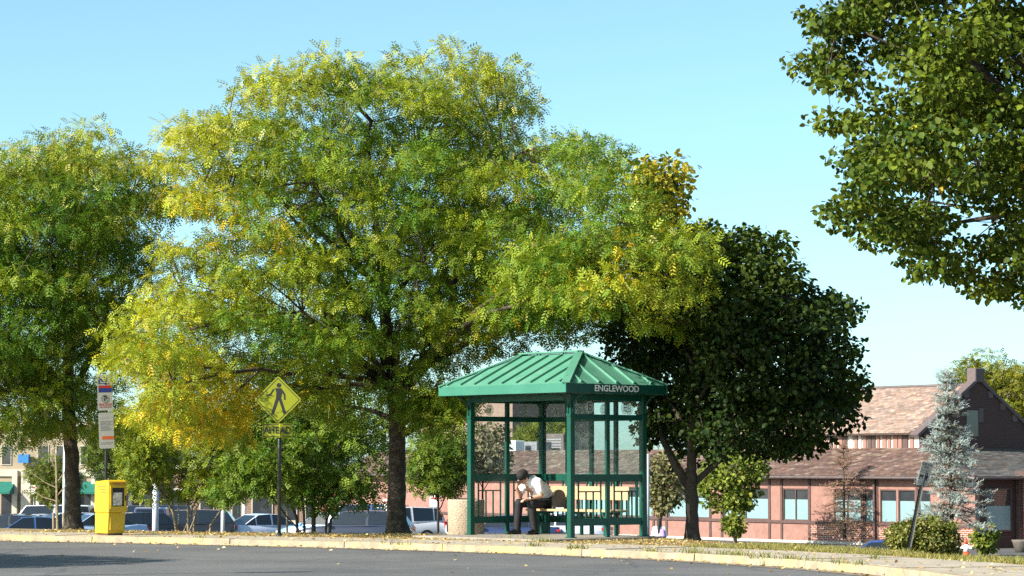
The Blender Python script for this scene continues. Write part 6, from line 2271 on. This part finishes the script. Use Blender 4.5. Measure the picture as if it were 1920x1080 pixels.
def s_of(px_x, px_y):
    p = on_ground(px_x, px_y)
    d = [(Vector((k.x, k.y, 0)) - Vector((p.x, p.y, 0))).length for k in KERB]
    return _s[int(np.argmin(d))]
S_SH = s_of(1180, 1030)
S_END = s_of(1800, 1078)
S_L = s_of(20, 1003)
GC1, GC2 = (.12, .15, .025), (.40, .33, .12)
grass('verge_grass', 'thin sunlit grass strip between the paving and the car park on the right', verge_points(13000, S_SH - .6, S_WIDE + .1, 1.97, 4.2, 71), .03, .09, 72, GC1, GC2)
grass('dry_grass', 'dry thin grass and litter behind the paving left of the shelter', verge_points(3500, S_L - 2, S_SH - .6, 2.0, 6.5, 73, lambda s_, d_: .5), .02, .05, 74, (.20, .18, .05), (.42, .32, .14))
# weeds in the kerb joint: tufts
rgw = np.random.default_rng(75)
wp = []
for (x, y, n, sp_) in ((1005, 1024, 90, .10), (1075, 1029, 60, .08), (1095, 1029, 90, .10), (1215, 1034, 80, .12), (1300, 1037, 200, .16), (1375, 1041, 190, .2), (1345, 1040, 60, .2), (1430, 1046, 70, .15), (1480, 1049, 90, .1), (1410, 1047, 50, .1),
                       (1610, 1059, 60, .12), (1640, 1048, 60, .08), (385, 1009, 60, .05), (960, 1010, 60, .3), (1030, 1014, 90, .2), (1520, 1052, 40, .2), (1570, 1056, 50, .2), (740, 1021, 40, .15), (1830, 1054, 60, .06), (1905, 1056, 120, .12), (1700, 1037, 120, .05)):
    c = on_ground(x, y)
    s_ = s_of(x, y)
    p0, nrm = kerb_at(s_)
    d_ = (Vector((c.x, c.y, 0)) - p0).dot(nrm)
    for _ in range(n):
        q = off(s_ + rgw.normal(0, sp_), d_ + rgw.normal(0, .035), .0)
        wp.append((q.x, q.y, 0.0))
grass('kerb_weeds', 'scattered tufts of weeds along the kerb joints', np.array(wp)[::2], .03, .11, 76, (.10, .15, .03), (.36, .32, .10))

def litter(name, label, pts, size, seed, cols):
    rg = np.random.default_rng(seed)
    n = len(pts)
    D = np.stack([rg.normal(0, 1, n), rg.normal(0, 1, n), rg.normal(0, .15, n)], 1)
    U = np.stack([rg.normal(0, .35, n), rg.normal(0, .35, n), np.ones(n)], 1)
    cc = np.array([cols[k] for k in rg.integers(0, len(cols), n)])
    v, f, c = scatter(BROAD, pts, D, U, rg.uniform(.6, 1.3, n) * size, jitter(cc, rg, .25))
    o = link_mesh(name, fast_mesh(name, v, f, c), M['litter'])
    o['kind'] = 'stuff'
    return tag(o, label, 'leaves')
LC = [(.55, .42, .16), (.5, .36, .10), (.42, .26, .08), (.62, .5, .25), (.36, .2, .08)]
lp = verge_points(2600, S_L - 2, S_SH, 2.0, 7.0, 81) + np.array([0, 0, .012])
rgl = np.random.default_rng(82)
l2 = []
for _ in range(520):
    q = off(rgl.uniform(S_L - 3, S_END + 1), rgl.uniform(.15, 1.95), .012); l2.append((q.x, q.y, q.z))
for _ in range(430):
    q = off(rgl.uniform(S_L - 3, S_END + 1), -abs(rgl.normal(0, .18)) - .01, -.088); l2.append((q.x, q.y, q.z))
l3 = verge_points(380, S_SH, S_WIDE, 2.0, 4.2, 83) + np.array([0, 0, .03])
l4 = []
for _ in range(70):
    q = off(rgl.uniform(S_L - 3, S_END + 1), -abs(rgl.normal(0, 2.6)) - .3, -.094); l4.append((q.x, q.y, q.z))
litter('fallen_leaves', 'scattered yellow and tan fallen leaves on the sidewalk and kerb', np.concatenate([lp, np.array(l2), l3, np.array(l4)]), .055, 84, LC)

# ------------------------------------------------------------------ what stands left of the frame and throws its shadow on the road
isl = V((-17.2, 30.9, -0.105))
io = MB().lathe([(2.0, 0), (2.0, .12), (1.85, .14), (1.8, .15), (.05, .2)], n=40).build('traffic_island', M['kerb'], None)
io.location = isl; io['kind'] = 'structure'
cen = isl + V((0, 0, 4.7))
rg9 = np.random.default_rng(91)
d = unit_rows(rg9.normal(0, 1, (210, 3)))
P9 = np.array(cen) + d * (rg9.random(210) ** .45)[:, None] * np.array([2.9, 3.9, 3.0])
T9 = thing('island_tree', 'round street tree left of the picture that shades the road', 'tree', isl + V((0, 0, .15)))
mb = MB()
tr9 = [isl + V((0, 0, .15)), isl + V((.03, 0, 1.5)), isl + V((0, .05, 3.0)), isl + V((0, 0, 5.5))]
trunk_tube(mb, tr9, [.16, .13, .11, .03])
branches(mb, [tuple(p) for p in tr9[1:]], None, P9, 9, 9, .05, .015, .1, .2)
finish_tree(T9, mb, [leaf_cloud(P9, rg9.uniform(.5, .75, 210), 95, BROAD, .25, lambda i, n, rg: jitter(mixcol((.045, .085, .014), (.13, .17, .02), rg.random(n)), rg), 92, .85)], M['bark'], M['leaf_broad'], isl + V((0, 0, .15)))
lpb = V((-16.4, 25.6, -.105))
lpo = thing('street_lamp', 'street lamp left of the picture with one arm over the road', 'street lamp', lpb)
MB().tube([(0, 0, 0), (0, 0, 4), (0, 0, 8.2)], [.09, .07, .05], 10).build('pole', M['pale_metal'], lpo, smooth=True)
MB().tube([(0, 0, 8.1), (.5, .1, 8.5), (1.1, .25, 8.6)], .035, 8).build('arm', M['pale_metal'], lpo, smooth=True)
MB().capsule((1.1, .25, 8.6), .1, (1.75, .42, 8.6), .13).build('lamp_head', M['pale_metal'], lpo, smooth=True)
